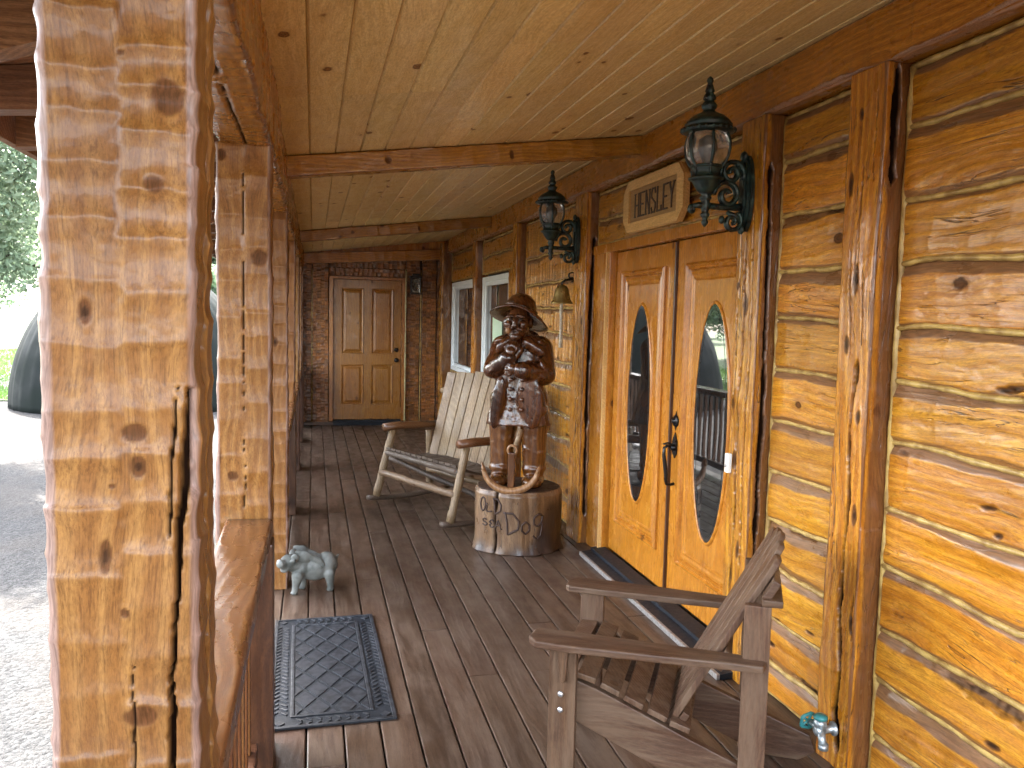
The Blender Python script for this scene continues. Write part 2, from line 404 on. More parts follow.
def glass_dark(name, col=(.012, .012, .012), ior=1.7, rough=.02):
    t = NT(name)
    tc = t.n('ShaderNodeTexCoord').outputs['Object']
    n = t.noise(tc, 1.6, 2)
    t.bsdf(col, rough, n, .12, .01, ior=ior, coat=1.0, coatr=.01)
    return t.m
M['doorglass'] = glass_dark('dark_oval_glass')
M['winglass'] = glass_dark('dark_window_glass', (.010, .011, .012), 1.55)
def lampglass():
    t = NT('smoky_lantern_glass')
    tc = t.n('ShaderNodeTexCoord').outputs['Object']
    n = t.noise(tc, 14, 4)
    a = t.n('ShaderNodeBsdfPrincipled', {'Roughness': .08, 'IOR': 1.45})
    a.inputs['Base Color'].default_value = (.78, .75, .68, 1)
    t.set(a.inputs['Transmission Weight'], t.ramp(n, .3, .7, .97, .75))
    t.t.links.new(a.outputs[0], t.out.inputs[0])
    return t.m
M['lampglass'] = lampglass()

def leaf_mat(name, c1, c2):
    t = NT(name)
    geo = t.n('ShaderNodeNewGeometry')
    c = t.mix(geo.outputs['Random Per Island'], c1, c2)
    d = t.n('ShaderNodeBsdfPrincipled', {'Roughness': .6})
    t.set(d.inputs['Base Color'], c)
    tr = t.n('ShaderNodeBsdfTranslucent'); t.set(tr.inputs[0], t.mix(.5, c, [min(1, x*1.6) for x in c2]))
    mx = t.n('ShaderNodeMixShader', {0: .35})
    t.t.links.new(d.outputs[0], mx.inputs[1]); t.t.links.new(tr.outputs[0], mx.inputs[2])
    t.t.links.new(mx.outputs[0], t.out.inputs[0])
    return t.m
M['juniper'] = leaf_mat('grey_green_juniper_needles', (.10, .15, .085), (.19, .25, .155))
M['leafy'] = leaf_mat('mid_green_leaves', (.05, .10, .03), (.10, .17, .05))
M['blade'] = leaf_mat('bright_lawn_blades', (.04, .09, .016), (.065, .12, .025))

def gravel_mat():
    t = NT('pale_gravel')
    tc = t.n('ShaderNodeTexCoord').outputs['Object']
    v = t.n('ShaderNodeTexVoronoi', {'Vector': tc, 'Scale': 38.0})
    v2 = t.n('ShaderNodeTexVoronoi', {'Vector': tc, 'Scale': 95.0})
    s1 = t.n('ShaderNodeSeparateColor', {0: v.outputs['Color']})
    s2 = t.n('ShaderNodeSeparateColor', {0: v2.outputs['Color']})
    g = t.math('ADD', t.math('MULTIPLY', s1.outputs[0], .55), t.math('MULTIPLY', s2.outputs[1], .45))
    c = t.mix(g, (.012, .0125, .0135), (.050, .0505, .051))
    c = t.mix(t.ramp(t.noise(tc, 1.1, 3), .4, .7, 0, .35), c, (.06, .051, .043))
    h = t.math('ADD', t.math('MULTIPLY', v.outputs['Distance'], -1.0), t.math('MULTIPLY', v2.outputs['Distance'], -.5))
    t.bsdf(c, .9, h, .9, .012, spec=.08)
    return t.m
M['gravel'] = gravel_mat()
def lawn_mat():
    t = NT('lawn_turf')
    tc = t.n('ShaderNodeTexCoord').outputs['Object']
    n = t.noise(tc, 1.2, 4); f = t.noise(tc, 60, 3)
    c = t.mix(t.ramp(n, .35, .65), (.035, .075, .014), (.06, .10, .022))
    c = t.mix(t.ramp(f, .35, .7, 0, .6), c, (.028, .058, .011))
    t.bsdf(c, .8, f, .8, .03)
    return t.m
M['lawn'] = lawn_mat()

# ------------------------------------------------------------------ hewn timber
def hewn_bar(name, L, w, d, seed, mat, parent=None, cut=(.05, .09), amp=.004, cols=2, res=.007, rad=.014, wob=.006, cracks=(), knots=(), colw=.48, skewmul=1.0, waned=()):
    """a squared log along local Z (0..L), cross-section w (x) by d (y), faces cut in adze scallops.
    cracks: (face, [(u,z)...], halfwidth, depth); knots: (face,u,z,ru,rz); faces 0:-y 1:+x 2:+y 3:-x"""
    r_ = np.random.default_rng(seed)
    z = np.linspace(0, L, max(8, int(L/res)))
    hw, hd = w/2, d/2
    dims = [w, d, w, d]
    N = [(0, -1), (1, 0), (0, 1), (-1, 0)]; T = [(1, 0), (0, 1), (-1, 0), (0, -1)]
    def face_fn(k):
        W = dims[k]
        if cols == 1: bounds = np.array([])
        elif cols == 2: bounds = np.array([colw+.06*(r_.random()-.5)])
        else: bounds = np.sort((np.arange(1, cols)+.25*(r_.random(cols-1)-.5))/cols)
        edges = []
        for c in range(len(bounds)+1):
            e = [-.05*r_.random()]
            while e[-1] < L+.1: e.append(e[-1]+cut[0]+(cut[1]-cut[0])*r_.random())
            e = np.array(e); edges.append((e, r_.random((len(e), 4))))
        def fn(u, zz):
            U, Z = np.meshgrid(u, zz, indexing='ij')
            Zw = Z+.007*vn(U*3+7*k, Z*9, seed+3)+.004*vn(U*9, Z*30, seed+4)
            Uw = U+.035*vn(Z*7, U*0+k, seed+9)+.02*vn(Z*31, U*0+k, seed+10)
            D = np.zeros_like(U); A = np.zeros_like(U)
            for c, (e, rv) in enumerate(edges):
                lo = bounds[c-1] if c > 0 else -9; hi = bounds[c] if c < len(bounds) else 9
                msk = (Uw >= lo) & (Uw < hi)
                idx = np.clip(np.searchsorted(e, Zw)-1, 0, len(e)-2)
                s = (Zw-e[idx])/(e[idx+1]-e[idx])
                q = rv[idx]
                sc = -(1-(2*s-1)**2)*(.35+.65*q[..., 0])+skewmul*(s-.5)*(q[..., 1]-.35)*1.3+(q[..., 2]-.5)*.7
                # ragged lip at the column edge
                D = np.where(msk, sc, D); A = np.where(msk, q[..., 3], A)
            if len(u) > 2: D = blur(D, 2 if res < .004 else (1 if res < .008 else 0))
            D = D*amp+wob*fbm(Z*3.1, U*1.2+k*5, seed+20)+.22*amp*fbm(Z*70, U*10, seed+30)
            mk = np.zeros(U.shape+(4,)); mk[..., 3] = A
            if k in waned: mk[..., 2] = np.clip(.85*sstep(.12, .22, U+.12*vn(Z*6, Z*0, seed+41)), 0, 1)
            for (fk, pl, hwid, dep) in cracks:
                if fk != k: continue
                pz = np.array([p[1] for p in pl]); pu = np.array([p[0] for p in pl])
                o_ = np.argsort(pz); uc = np.interp(Z, pz[o_], pu[o_])+.02*vn(Z*25, Z*0, seed+77)+.012*vn(Z*90, Z*0, seed+78)
                on = sstep(pz.min()-.01, pz.min()+.03, Z)*(1-sstep(pz.max()-.03, pz.max()+.01, Z))
                hwv = hwid*(.45+.9*(vn(Z*11, Z*0, seed+79)+.5))*on
                m = 1-sstep(.65, 1.0, np.abs(U-uc)*W/np.maximum(hwv, 1e-5)); m = np.where(hwv < 2e-4, 0, m)
                D = D-dep*m; mk[..., 0] = np.maximum(mk[..., 0], m)
                # lift of the fibre beside the crack
                D = D+.0016*np.exp(-((U-uc-.05)*W/.012)**2)*on
            for (fk, ku, kz, ru, rz) in knots:
                if fk != k: continue
                rr = np.sqrt(((U-ku)*W/ru)**2+((Z-kz)/rz)**2)+.22*vn(U*25, Z*60, seed+55)
                m = 1-sstep(.75, 1.05, rr)
                D = D+.0007*np.exp(-(rr-1.1)**2*6)-.0006*m
                mk[..., 1] = np.maximum(mk[..., 1], m*.9)
                mk[..., 0] = np.maximum(mk[..., 0], (1-sstep(.25, .5, rr))*(.7 if rz > 1.3*ru else .15))
            return D, mk
        return fn
    fns = [face_fn(k) for k in range(4)]
    ev = [fns[k](np.array([0.0, 1.0]), z) for k in range(4)]
    P = []; MK = []
    for k in range(4):
        W = dims[k]; h = hd if k % 2 == 0 else hw
        nf = max(4, int((W-2*rad)/res))
        u = np.linspace(rad/W, 1-rad/W, nf)
        D, mk = fns[k](u, z)
        for i in range(nf):
            t = (u[i]-.5)*W
            x = T[k][0]*t+N[k][0]*(h+D[i]); y = T[k][1]*t+N[k][1]*(h+D[i])
            P.append(np.stack([x, y, z], -1)); MK.append(mk[i])
        k2 = (k+1) % 4; h2 = hw if k % 2 == 0 else hd
        cx = T[k][0]*(W/2-rad)+N[k][0]*(h-rad); cy = T[k][1]*(W/2-rad)+N[k][1]*(h-rad)
        Da = D[-1]; Db = ev[k2][0][0]
        for a in (18, 36, 54, 72):
            f = a/90; ca, sa = math.cos(R(a)), math.sin(R(a))
            nx = N[k][0]*ca+T[k][0]*sa; ny = N[k][1]*ca+T[k][1]*sa
            DD = (1-f)*Da+f*Db - .004*np.clip(fbm(z*9, z*0+k, seed+90), -.2, .5)
            P.append(np.stack([cx+nx*(rad+DD), cy+ny*(rad+DD), z], -1))
            m = mk[-1].copy(); m[:, :2] *= .0; m[:, 2] = .8*sstep(.0, .5, 1-abs(f-.5)*2)
            MK.append(m)
    return grid_obj(name, np.array(P), mat, parent, np.array(MK), wrap=True, caps=True)

def at_bar(o, p0, p1, roll=0.0):
    """place a local-Z bar from p0 towards p1"""
    p0 = Vector(p0); dv = (Vector(p1)-p0).normalized()
    q = dv.to_track_quat('Z', 'Y')
    o.rotation_mode = 'QUATERNION'
    o.rotation_quaternion = q @ Quaternion((0, 0, 1), roll)
    o.location = p0

# ------------------------------------------------------------------ camera
f_px, yaw, pit, rol, ch = 825.85, .237036, .0814700, .0226854, 1.6248
cy_, sy_, cp_, sp_ = math.cos(yaw), math.sin(yaw), math.cos(pit), math.sin(pit)
fw = Vector((sy_*cp_, cy_*cp_, -sp_)); rt = Vector((cy_, -sy_, 0)); up = rt.cross(fw)
r2 = rt*math.cos(rol)+up*math.sin(rol); u2 = -rt*math.sin(rol)+up*math.cos(rol)
cam = bpy.data.cameras.new('camera'); cam.sensor_width = 36; cam.lens = f_px/1024*36; cam.clip_start = .03; cam.clip_end = 3000
co = bpy.data.objects.new('camera', cam); COL.objects.link(co)
co.matrix_world = Matrix(((r2.x, u2.x, -fw.x, 0), (r2.y, u2.y, -fw.y, 0), (r2.z, u2.z, -fw.z, ch), (0, 0, 0, 1)))
scene.camera = co

# ------------------------------------------------------------------ light
world = bpy.data.worlds.new('World'); scene.world = world; world.use_nodes = True
wt = world.node_tree
bg = wt.nodes.get('Background') or wt.nodes.new('ShaderNodeBackground')
sky = wt.nodes.new('ShaderNodeTexSky'); sky.sky_type = 'NISHITA'; sky.sun_disc = False
SUN = Vector((-.17, .62, .766)).normalized()
sky.sun_elevation = math.asin(SUN.z); sky.sun_rotation = math.atan2(SUN.x, SUN.y)
sky.air_density = 1.0; sky.dust_density = 4.0
hs = wt.nodes.new('ShaderNodeHueSaturation'); hs.inputs['Saturation'].default_value = .5
wt.links.new(sky.outputs[0], hs.inputs['Color']); wt.links.new(hs.outputs[0], bg.inputs[0]); bg.inputs[1].default_value = .15
sl = bpy.data.lights.new('sun', 'SUN'); sl.energy = 2.0; sl.angle = R(.53); sl.color = (1, .95, .87)
so = bpy.data.objects.new('sun', sl); COL.objects.link(so); so.location = (-10, 20, 30)
so.rotation_mode = 'QUATERNION'; so.rotation_quaternion = SUN.to_track_quat('Z', 'Y')
scene.view_settings.view_transform = 'Standard'; scene.view_settings.look = 'None'
scene.view_settings.gamma = 1.0; scene.view_settings.exposure = 4.55
try: scene.view_settings.use_curve_mapping = False
except Exception: pass
cyc = scene.cycles
cyc.use_denoising = True
try: cyc.denoiser = 'OPENIMAGEDENOISE'
except Exception: pass
cyc.max_bounces = 8; cyc.diffuse_bounces = 5; cyc.glossy_bounces = 4; cyc.transmission_bounces = 6
cyc.sample_clamp_indirect = 6.0; cyc.caustics_reflective = False; cyc.caustics_refractive = False

# ------------------------------------------------------------------ setting: ground
GZ = -.5
def sheet(name, x0, x1, y0, y1, z, mat, n=2, amp=0, seed=0, kind='structure'):
    X, Y = np.meshgrid(np.linspace(x0, x1, n), np.linspace(y0, y1, n), indexing='ij')
    Z = np.full_like(X, z)+(amp*fbm(X*.15, Y*.15, seed) if amp else 0)
    o = grid_obj(name, np.stack([X, Y, Z], -1), mat)
    return tag(o, kind=kind)
sheet('ground', -1500, 1500, -1500, 1500, GZ-.12, M['dirt'])
sheet('gravel_drive', -40, 2, -25, 20.6, GZ, M['gravel'], n=60, amp=.03, seed=4)
sheet('lawn', -90, 30, 20.2, 140, GZ+.035, M['lawn'], n=80, amp=.02, seed=5)

# ------------------------------------------------------------------ setting: deck
PITCH = .1415; X0 = -.0216
mb = MB()
y_start, y_end = -.75, 12.2
rr_ = random.Random(3)
for i in range(-2, 15):
    xa = X0+i*PITCH+.0035; xb = X0+(i+1)*PITCH-.0035
    if i == 14: xb = 2.0
    cuts = [y_start]
    yv = y_start
    while True:
        yv += rr_.choice([3.2, 3.66, 4.3, 4.88])
        if i == 2 and cuts[-1] < 3.2 < yv: yv = 3.25
        if yv > y_end-.8: break
        cuts.append(yv)
    cuts.append(y_end)
    for a, b in zip(cuts[:-1], cuts[1:]):
        mb.box((xa, a+.0015, -.028), (xb, b-.0015, rr_.uniform(-.0012, .0012)), bev=.0048)
deck = mb.build('deck', M['deck']); tag(deck, kind='structure')
mb = MB(); mb.box((-.33, y_start, -.24), (1.95, y_end, -.06)); mb.box((-.36, y_start-.02, -.5), (-.30, y_end, -.031))
tag(mb.build('deck_frame', M['darkrail']), kind='structure')

# ------------------------------------------------------------------ setting: ceiling & roof
XL, ZL, XR, ZR = -.155, 2.457, 1.985, 2.722
slope = math.atan2(ZR-ZL, XR-XL); Lc = math.hypot(XR-XL, ZR-ZL)
mb = MB()
ux, uz = math.cos(slope), math.sin(slope)
n_b = 16; bw = Lc/n_b
for i in range(-1, n_b+1):
    a = i*bw; b = (i+1)*bw
    prof = [(a+.0008, .010), (a+.0075, 0.0), (b-.0045, 0.0), (b-.0008, .010), (b-.0005, .02), (a+.0005, .02)]
    yv = -.75
    while yv < 12.2:
        ye = min(12.2, yv+rr_.choice([3.0, 3.6, 4.2, 4.8]))
        if 12.2-ye < .7: ye = 12.2
        V = []
        for y in (yv, ye):
            for s, h in prof:
                V.append((XL+ux*s-uz*h, y, ZL+uz*s+ux*h))
        n = len(prof)
        F = [tuple(range(n)), tuple(range(2*n-1, n-1, -1))]+[(k, n+k, n+(k+1) % n, (k+1) % n) for k in range(n)]
        mb.add(V, F)
        yv = ye
ceil = mb.build('ceiling', M['ceil']); tag(ceil, kind='structure')
# dark roof slab above the ceiling and over the house
mb = MB()
def zroof(x): return ZL+(x-XL)*math.tan(slope)
for (xa, xb) in ((-1.12, 7.0),):
    V = [(xa, -.85, zroof(xa)+.034), (xb, -.85, zroof(xb)+.034), (xb, 13.2, zroof(xb)+.034), (xa, 13.2, zroof(xa)+.034)]
    V += [(x, y, z+.09) for x, y, z in V]
    mb.add(V, [(0, 1, 2, 3), (7, 6, 5, 4), (0, 4, 5, 1), (1, 5, 6, 2), (2, 6, 7, 3), (3, 7, 4, 0)])
tag(mb.build('roof', M['soffit']), kind='structure')

# eave with rafter tails
ov = empty('roof_overhang', (-.7, 3, 2.4), label='rough brown eave with short rafter tails outside the porch posts', cat='eave')
def sub(name, mbx, mat, root):
    o = mbx.build(name, mat, root)
    o.matrix_parent_inverse = Matrix.Translation(root.location).inverted() if root.rotation_euler.z == 0 else root.matrix_basis.inverted()
    return o
mb = MB()
mb.box((-1.16, -.85, 2.245), (-1.125, 13.2, 2.47), bev=.003)
sub('fascia', mb, M['soffit'], ov)
yy = -.60
while yy < 12.6:
    mb = MB()
    x0_, x1_ = -1.122, -.34
    poly = [(x0_, zroof(x0_)+.03), (x0_, zroof(x0_)-.10), (-.80, zroof(-.80)-.115), (-.62, zroof(-.62)-.075), (x1_, zroof(x1_)-.075), (x1_, zroof(x1_)+.03)]
    Mx = Matrix(((1, 0, 0, 0), (0, 0, -1, yy+.045), (0, 1, 0, 0), (0, 0, 0, 1)))
    mb.prism(poly, 0, .09, Mx)
    sub('rafter_tail', mb, M['soffit'], ov)
    yy += .61

# ------------------------------------------------------------------ porch posts and header
post_words = ['nearest hand-hewn porch post with a long dark crack down its face',
              'second hewn porch post beside the rubber mat, a round knot high on its face',
              'third hewn porch post directly behind the small stone pig',
              'fourth hewn porch post, next one beyond the post by the stone pig',
              'fifth hewn porch post along the rail, two before the corner post',
              'sixth hewn porch post, last but one before the far wall',
              'seventh hewn porch post standing against the far wall',
              'hewn porch post beside the viewer, behind the nearest visible post']
def zpx(y): return 1.625+(311-y)/840.0
PX = -.232; PW = .186
k1 = [(0, (162-45)/145, 1.625+(311-100)/842, .021, .024), (0, .28, 1.625-(316-311)/842, .008, .017), (0, .38, 1.625-(565-311)/842, .0085, .024),
      (0, .72, 1.625+(311-188)/842, .014, .012), (0, .58, 1.625-(437-311)/842, .016, .012), (0, .60, 1.625-(472-311)/842, .010, .016), (0, .43, 1.625-(492-311)/842, .004, .004),
      (0, .5, 1.625-(625-311)/842, .007, .007), (0, .60, 1.625-(735-311)/842, .022, .016), (0, .52, 1.625+(311-62)/842, .004, .004)]
crk = [((192-45)/150, 1.76), (.975, 1.66), (.955, 1.60), (.935, 1.52), (.915, 1.47), (.885, 1.40), (.86, 1.36), (.845, 1.30), (.815, 1.22), (.80, 1.16), (.79, 1.09), (.775, .9), (.78, .6), (.76, .4)]
crk2 = [(.80, 1.34), (.80, 1.40), (.835, 1.47), (.86, 1.53)]
posts_y = [1.155, 3.055, 4.99, 6.93, 8.83, 10.73, 12.05]
for i, yv in enumerate(posts_y):
    kn = [(0, .60+.1*random.random(), 1.2+.3*i % .9, .018, .02), (0, .25, .5, .01, .014), (1, .5, 1.3, .02, .025)]
    if i == 1: kn = [(0, .78, 1.627+(311-262)/277., .030, .032), (0, .12, 1.627+(311-168)/277., .018, .022), (0, .3, 1.627-(470-311)/277., .02, .018), (0, .06, 1.627-(452-311)/277, .008, .03)]
    if i == 2: kn = [(0, .35, 1.05, .02, .035), (0, .35, 1.9, .015, .02), (0, .6, 1.45, .02, .03)]
    ck = [(0, crk, .0042, .02), (0, crk2, .0018, .008)] if i == 0 else ([(0, [(.5, 2.1), (.5, 1.4), (.52, .7)], .0016, .008), (1, [(.4, 2.1), (.45, 1.2), (.4, .2)], .006, .02)] if i == 1 else
          [(1, [(.5, 2.0), (.45, 1.2), (.5, .3)], .006, .02)])
    if i == 0: ck.append((1, [(.55, 2.1), (.5, 1.2), (.55, .2)], .010, .03)); ck.append((0, [(.545, 1.0), (.545, 1.12), (.55, 1.19)], .0016, .006))
    o = hewn_bar('porch_post', 2.185, PW if i else .178, .182, 100+i, M['post'], cut=(.045, .085) if i == 0 else (.085, .15), amp=.0052 if i == 0 else .0055,
                 res=.0026 if i == 0 else (.005 if i < 3 else .009), rad=.015, wob=.015, knots=kn if i else k1, skewmul=.55, cracks=ck, cols=2)
    o.location = (PX if i else -.223, yv, 0)
    tag(o, post_words[i], 'post', 'hewn posts along the porch edge')
hd_ = hewn_bar('header_beam', 12.95, .182, .285, 301, M['header'], cut=(.05, .085), amp=.006, res=.008, rad=.018, wob=.02, cols=2,
               cracks=[(0, [(.45, 0), (.5, 7), (.45, 14)], .003, .01)])
at_bar(hd_, (-.228, -.75, 2.322), (-.228, 12.2, 2.322))
tag(hd_, 'long hewn header beam lying along the tops of the porch posts', 'beam')

# railing bays
def railing(ya, yb, label):
    root = empty('porch_railing', (-.215, (ya+yb)/2, 0), label=label, cat='railing', group='railings between the porch posts')
    L = yb-ya
    o = hewn_bar('top_rail', L, .155, .06, int(ya*100) % 977+5, M['rail'], root, cut=(.3, .6), amp=.0008, res=.01, rad=.01, wob=.003, cols=1)
    at_bar(o, (0, -L/2, .873), (0, L/2, .873))
    mb = MB(); mb.box((-.035, -L/2, .09), (.035, L/2, .15), bev=.006)
    mb.build('bottom_rail', M['darkrail'], root)
    n = max(3, int(L/.115))
    for k in range(n):
        y = -L/2+L*(k+.5)/n
        mb = MB(); mb.box((-.016, y-.016, .15), (.016, y+.016, .842), bev=.004)
        mb.build('baluster', M['rail'], root)
    mb = MB(); mb.box((-.0, L/2-.115, 0.001), (.085, L/2-.004, .840), bev=.008)
    mb.build('end_support', M['darkrail'], root)
    return root
railing(1.25, 2.955, 'brown porch railing between the nearest cracked post and the post beside the mat')
railing(5.085, 6.835, 'porch railing starting at the post behind the stone pig')
railing(7.02, 8.735, 'porch railing bay two posts beyond the stone pig, across from the rocking chair')
railing(8.92, 10.635, 'porch railing bay across from the white framed windows')
railing(10.82, 11.955, 'short farthest porch railing against the far wall')

# cross beams
for yv, lab in ((4.66, 'rough cross beam under the pine ceiling, nearer one, above the mat and doors'), (8.9, 'second cross beam under the pine ceiling, midway to the far door')):
    L = Lc
    o = hewn_bar('cross_beam', L, .105, .115, int(yv*10), M['beam'], cut=(.1, .2), amp=.003, res=.006, rad=.008, wob=.006, cols=1,
                 knots=[(0, .5, .35, .012, .02), (2, .5, .35, .012, .02), (1, .3, 1.3, .03, .012), (1, .6, .4, .02, .02), (3, .5, .55, .02, .02), (3, .6, 1.25, .03, .015)])
    hx, hz = uz*.0585, -ux*.0585
    at_bar(o, (XL+hx, yv+.053, ZL+hz), (XR+hx, yv+.053, ZR+hz))
    tag(o, lab, 'beam', 'cross beams under the porch ceiling')

# ------------------------------------------------------------------ log wall of the house
wall = empty('log_wall', (2.0, 6, 0), label='orange varnished log house wall with pale chinking ropes and upright hewn posts', cat='wall')
def wsub(o):
    o.parent = wall
    o.matrix_parent_inverse = Matrix.Translation(wall.location).inverted()
    return o
mb = MB()
mb.box((2.02, -.75, -.3), (2.2, 12.3, 3.0))
wsub(mb.build('backing', M['interior']))

def siding(y0, y1, z0, z1, seed, res, edges=None, chop=.0, chopw=(.05, .11), amp=.006, face=1.945, bark=()):
    r_ = np.random.default_rng(seed)
    ny = max(6, int((y1-y0)/res)); nz = max(6, int((z1-z0)/res))
    y = np.linspace(y0, y1, ny); z = np.linspace(z0, z1, nz)
    Y, Z = np.meshgrid(y, z, indexing='ij')
    if edges is None:
        e = [z0]
        while e[-1] < z1-.13: e.append(e[-1]+.195+.04*r_.random())
        e[-1] = z1; edges = e
    edges = np.array(edges)
    wig = np.zeros_like(Y)
    for k, ek in enumerate(edges):
        wig += np.exp(-((Z-ek)/.05)**2)*(.030*vn(Y*2.6, Y*0+k*3.3, seed+k)+.012*vn(Y*9, Y*0+k*3.3, seed+k+40))
    Zw = np.clip(Z-wig, edges[0]+1e-5, edges[-1]-1e-5)
    idx = np.clip(np.searchsorted(edges, Zw)-1, 0, len(edges)-2)
    h = edges[idx+1]-edges[idx]
    tt = (Zw-edges[idx])          # metres above the lower edge
    tb = edges[idx+1]-Zw          # metres below the upper edge
    rnd = r_.random((len(edges)+1, 8))
    q = rnd[idx]
    wt_ = .030+.030*q[..., 0]+.035*vn(Y*2.2, idx*7.7, seed+5)+.018*vn(Y*8, idx*7.7, seed+6)
    wb_ = .010+.016*q[..., 1]+.028*np.clip(vn(Y*2.6, idx*5.1, seed+7), 0, 1)+.012*vn(Y*9, idx*5.1, seed+8)
    wt_ = np.clip(wt_, .008, .09); wb_ = np.clip(wb_, .006, .06)
    top = np.clip(1-tb/wt_, 0, 1); bot = np.clip(1-tt/wb_, 0, 1)
    D = (q[..., 2]-.5)*.012 - .019*top**1.3 - .014*bot**1.3
    wane = np.clip(sstep(.02, .1, top)*1.0+sstep(.02, .12, bot)*.8, 0, 1)
    # hewn surface: vertical chop strokes along the log
    ce = []; 
    for k in range(len(edges)):
        e = [y0-.1]
        while e[-1] < y1+.2: e.append(e[-1]+chopw[0]+(chopw[1]-chopw[0])*r_.random())
        ce.append((np.array(e), r_.random((len(e), 4))))
    D2 = np.zeros_like(D); sh = np.zeros_like(D)
    for k in range(len(edges)-1):
        m = idx == k
        if not m.any(): continue
        e, rv = ce[k]
        Yw = Y[m]+.03*vn(Z[m]*9, Y[m]*3, seed+60+k)+.05*(Z[m]-edges[k])*(rnd[k, 5]-.5)*2
        ii = np.clip(np.searchsorted(e, Yw)-1, 0, len(e)-2)
        s = (Yw-e[ii])/(e[ii+1]-e[ii])
        D2[m] = -(1-(2*s-1)**2)*(.3+.7*rv[ii, 0])+(s-.5)*(rv[ii, 1]-.5)*1.1+(rv[ii, 2]-.5)*.5
    D2 = blur(D2, 2 if res < .006 else 1)
    fade = (1-top)*(1-bot)
    D = D+D2*amp*chop*fade
    # long wind-shakes and steps along the grain
    lay = fbm(Y*.9+11, Z*16, seed+70, 3)+.25*vn(Y*7, Z*30, seed+75)
    st = blur(np.floor(lay*7)/7, 1)
    D = D+(st*.0055+lay*.004)*fade*(1-chop*.5)+.0016*fbm(Y*20, Z*60, seed+80)
    mk = np.zeros(Y.shape+(4,))
    mk[..., 2] = wane*.9
    mk[..., 3] = (q[..., 4]*.98+.01)
    # a few dark checks and bark pockets
    for _ in range(int((y1-y0)*(z1-z0)*7)):
        cyy = y0+(y1-y0)*r_.random(); czz = z0+(z1-z0)*r_.random()
        lx = .02+.04*r_.random(); lz = .006+.010*r_.random()
        rr = np.sqrt(((Y-cyy)/lx)**2+((Z-czz-.25*(Y-cyy)*(r_.random()-.5))/lz)**2)+.4*vn(Y*40, Z*70, seed+91)
        m = (1-sstep(.6, 1.0, rr))*fade
        mk[..., 1] = np.maximum(mk[..., 1], m*.95); mk[..., 0] = np.maximum(mk[..., 0], (1-sstep(.1, .5, rr))*fade*.8)
        D = D-.004*m
    for (cyy, czz, lx, lz, tilt) in bark:
        rr = np.sqrt(((Y-cyy)/lx)**2+((Z-czz-tilt*(Y-cyy))/lz)**2)+.5*vn(Y*25, Z*50, seed+95)
        m = 1-sstep(.6, 1.0, rr)
        mk[..., 0] = np.maximum(mk[..., 0], m*(.45+.5*np.clip(vn(Y*60, Z*60, seed+96)*2, 0, 1))); D = D-.008*m
    border = np.minimum(np.minimum(Y-y0, y1-Y), np.minimum(Z-z0, z1-Z))
    D = D-.02*(1-sstep(0, .018, border))
    X = face-D
    o = grid_obj('log_courses', np.stack([X, Y, Z], -1), M['log'], None, mk, flip=True)
    wsub(o)
    # chinking ropes
    mbc = MB()
    rc = .0102
    for k, ek in enumerate(edges):
        zoff = -.004
        pts = []
        n = max(6, int((y1-y0)/.04))
        for yv in np.linspace(y0+.008, y1-.008, n):
            wv = .030*float(vn(yv*2.6, k*3.3, seed+k))+.012*float(vn(yv*9, k*3.3, seed+k+40))
            if k == 0: wv = abs(wv)*.3+.012
            if k == len(edges)-1: wv = -abs(wv)*.3-.008
            pts.append((face+.012, yv, ek+wv+zoff*0))
        mbc.tube(pts, [rc*(.8+.5*random.random()) for _ in pts], n=8)
    for yv, sgn in ((y0+.008, 1), (y1-.008, -1)):
        n = max(6, int((z1-z0)/.05))
        pts = [(face+.012, yv+sgn*.010*abs(float(vn(zv*4, 1.7, seed+33))), zv) for zv in np.linspace(z0+.01, z1-.01, n)]
        mbc.tube(pts, [rc*(1.0+.5*random.random()) for _ in pts], n=8)
    wsub(mbc.build('chinking', M['chink']))

E_near = [0.0, .155, .365, .57, .775, .985, 1.215, 1.42, 1.615, 1.84, 2.06, 2.285, 2.50]
E_mid = [0.0, .15, .35, .56, .765, .98, 1.20, 1.43, 1.64, 1.84, 2.07, 2.305, 2.50]
siding(1.05, 2.47, 0.0, 2.50, 11, .0045, E_near, chop=.35, chopw=(.12, .3), bark=[(1.95, .52, .25, .03, .03)])
siding(-.75, .86, 0.0, 2.50, 12, .012, E_near, chop=.5)
siding(2.66, 3.23, 0.0, 2.50, 13, .0045, E_mid, chop=.35, chopw=(.1, .25), bark=[(2.98, .76, .14, .018, .02), (2.85, .155, .12, .02, .06), (2.85, 2.06, .06, .012, 0)])
siding(3.44, 5.58, 2.125, 2.50, 14, .007, [2.125, 2.30, 2.50], chop=.3, bark=[(5.35, 2.33, .05, .03, 0)])
siding(5.86, 7.62, 0.0, 2.50, 15, .008, None, chop=1.0, chopw=(.05, .1), amp=.012)
siding(7.84, 9.68, 2.10, 2.50, 16, .012, [2.10, 2.31, 2.50], chop=.7, amp=.008)
siding(7.84, 9.68, 0.0, .84, 17, .012, [0, .21, .42, .63, .84], chop=.7, amp=.008)
siding(9.90, 11.92, 2.10, 2.50, 18, .014, [2.10, 2.30, 2.50], chop=.7, amp=.008)
siding(9.90, 11.92, 0.0, .84, 19, .014, [0, .2, .41, .63, .84], chop=.7, amp=.008)

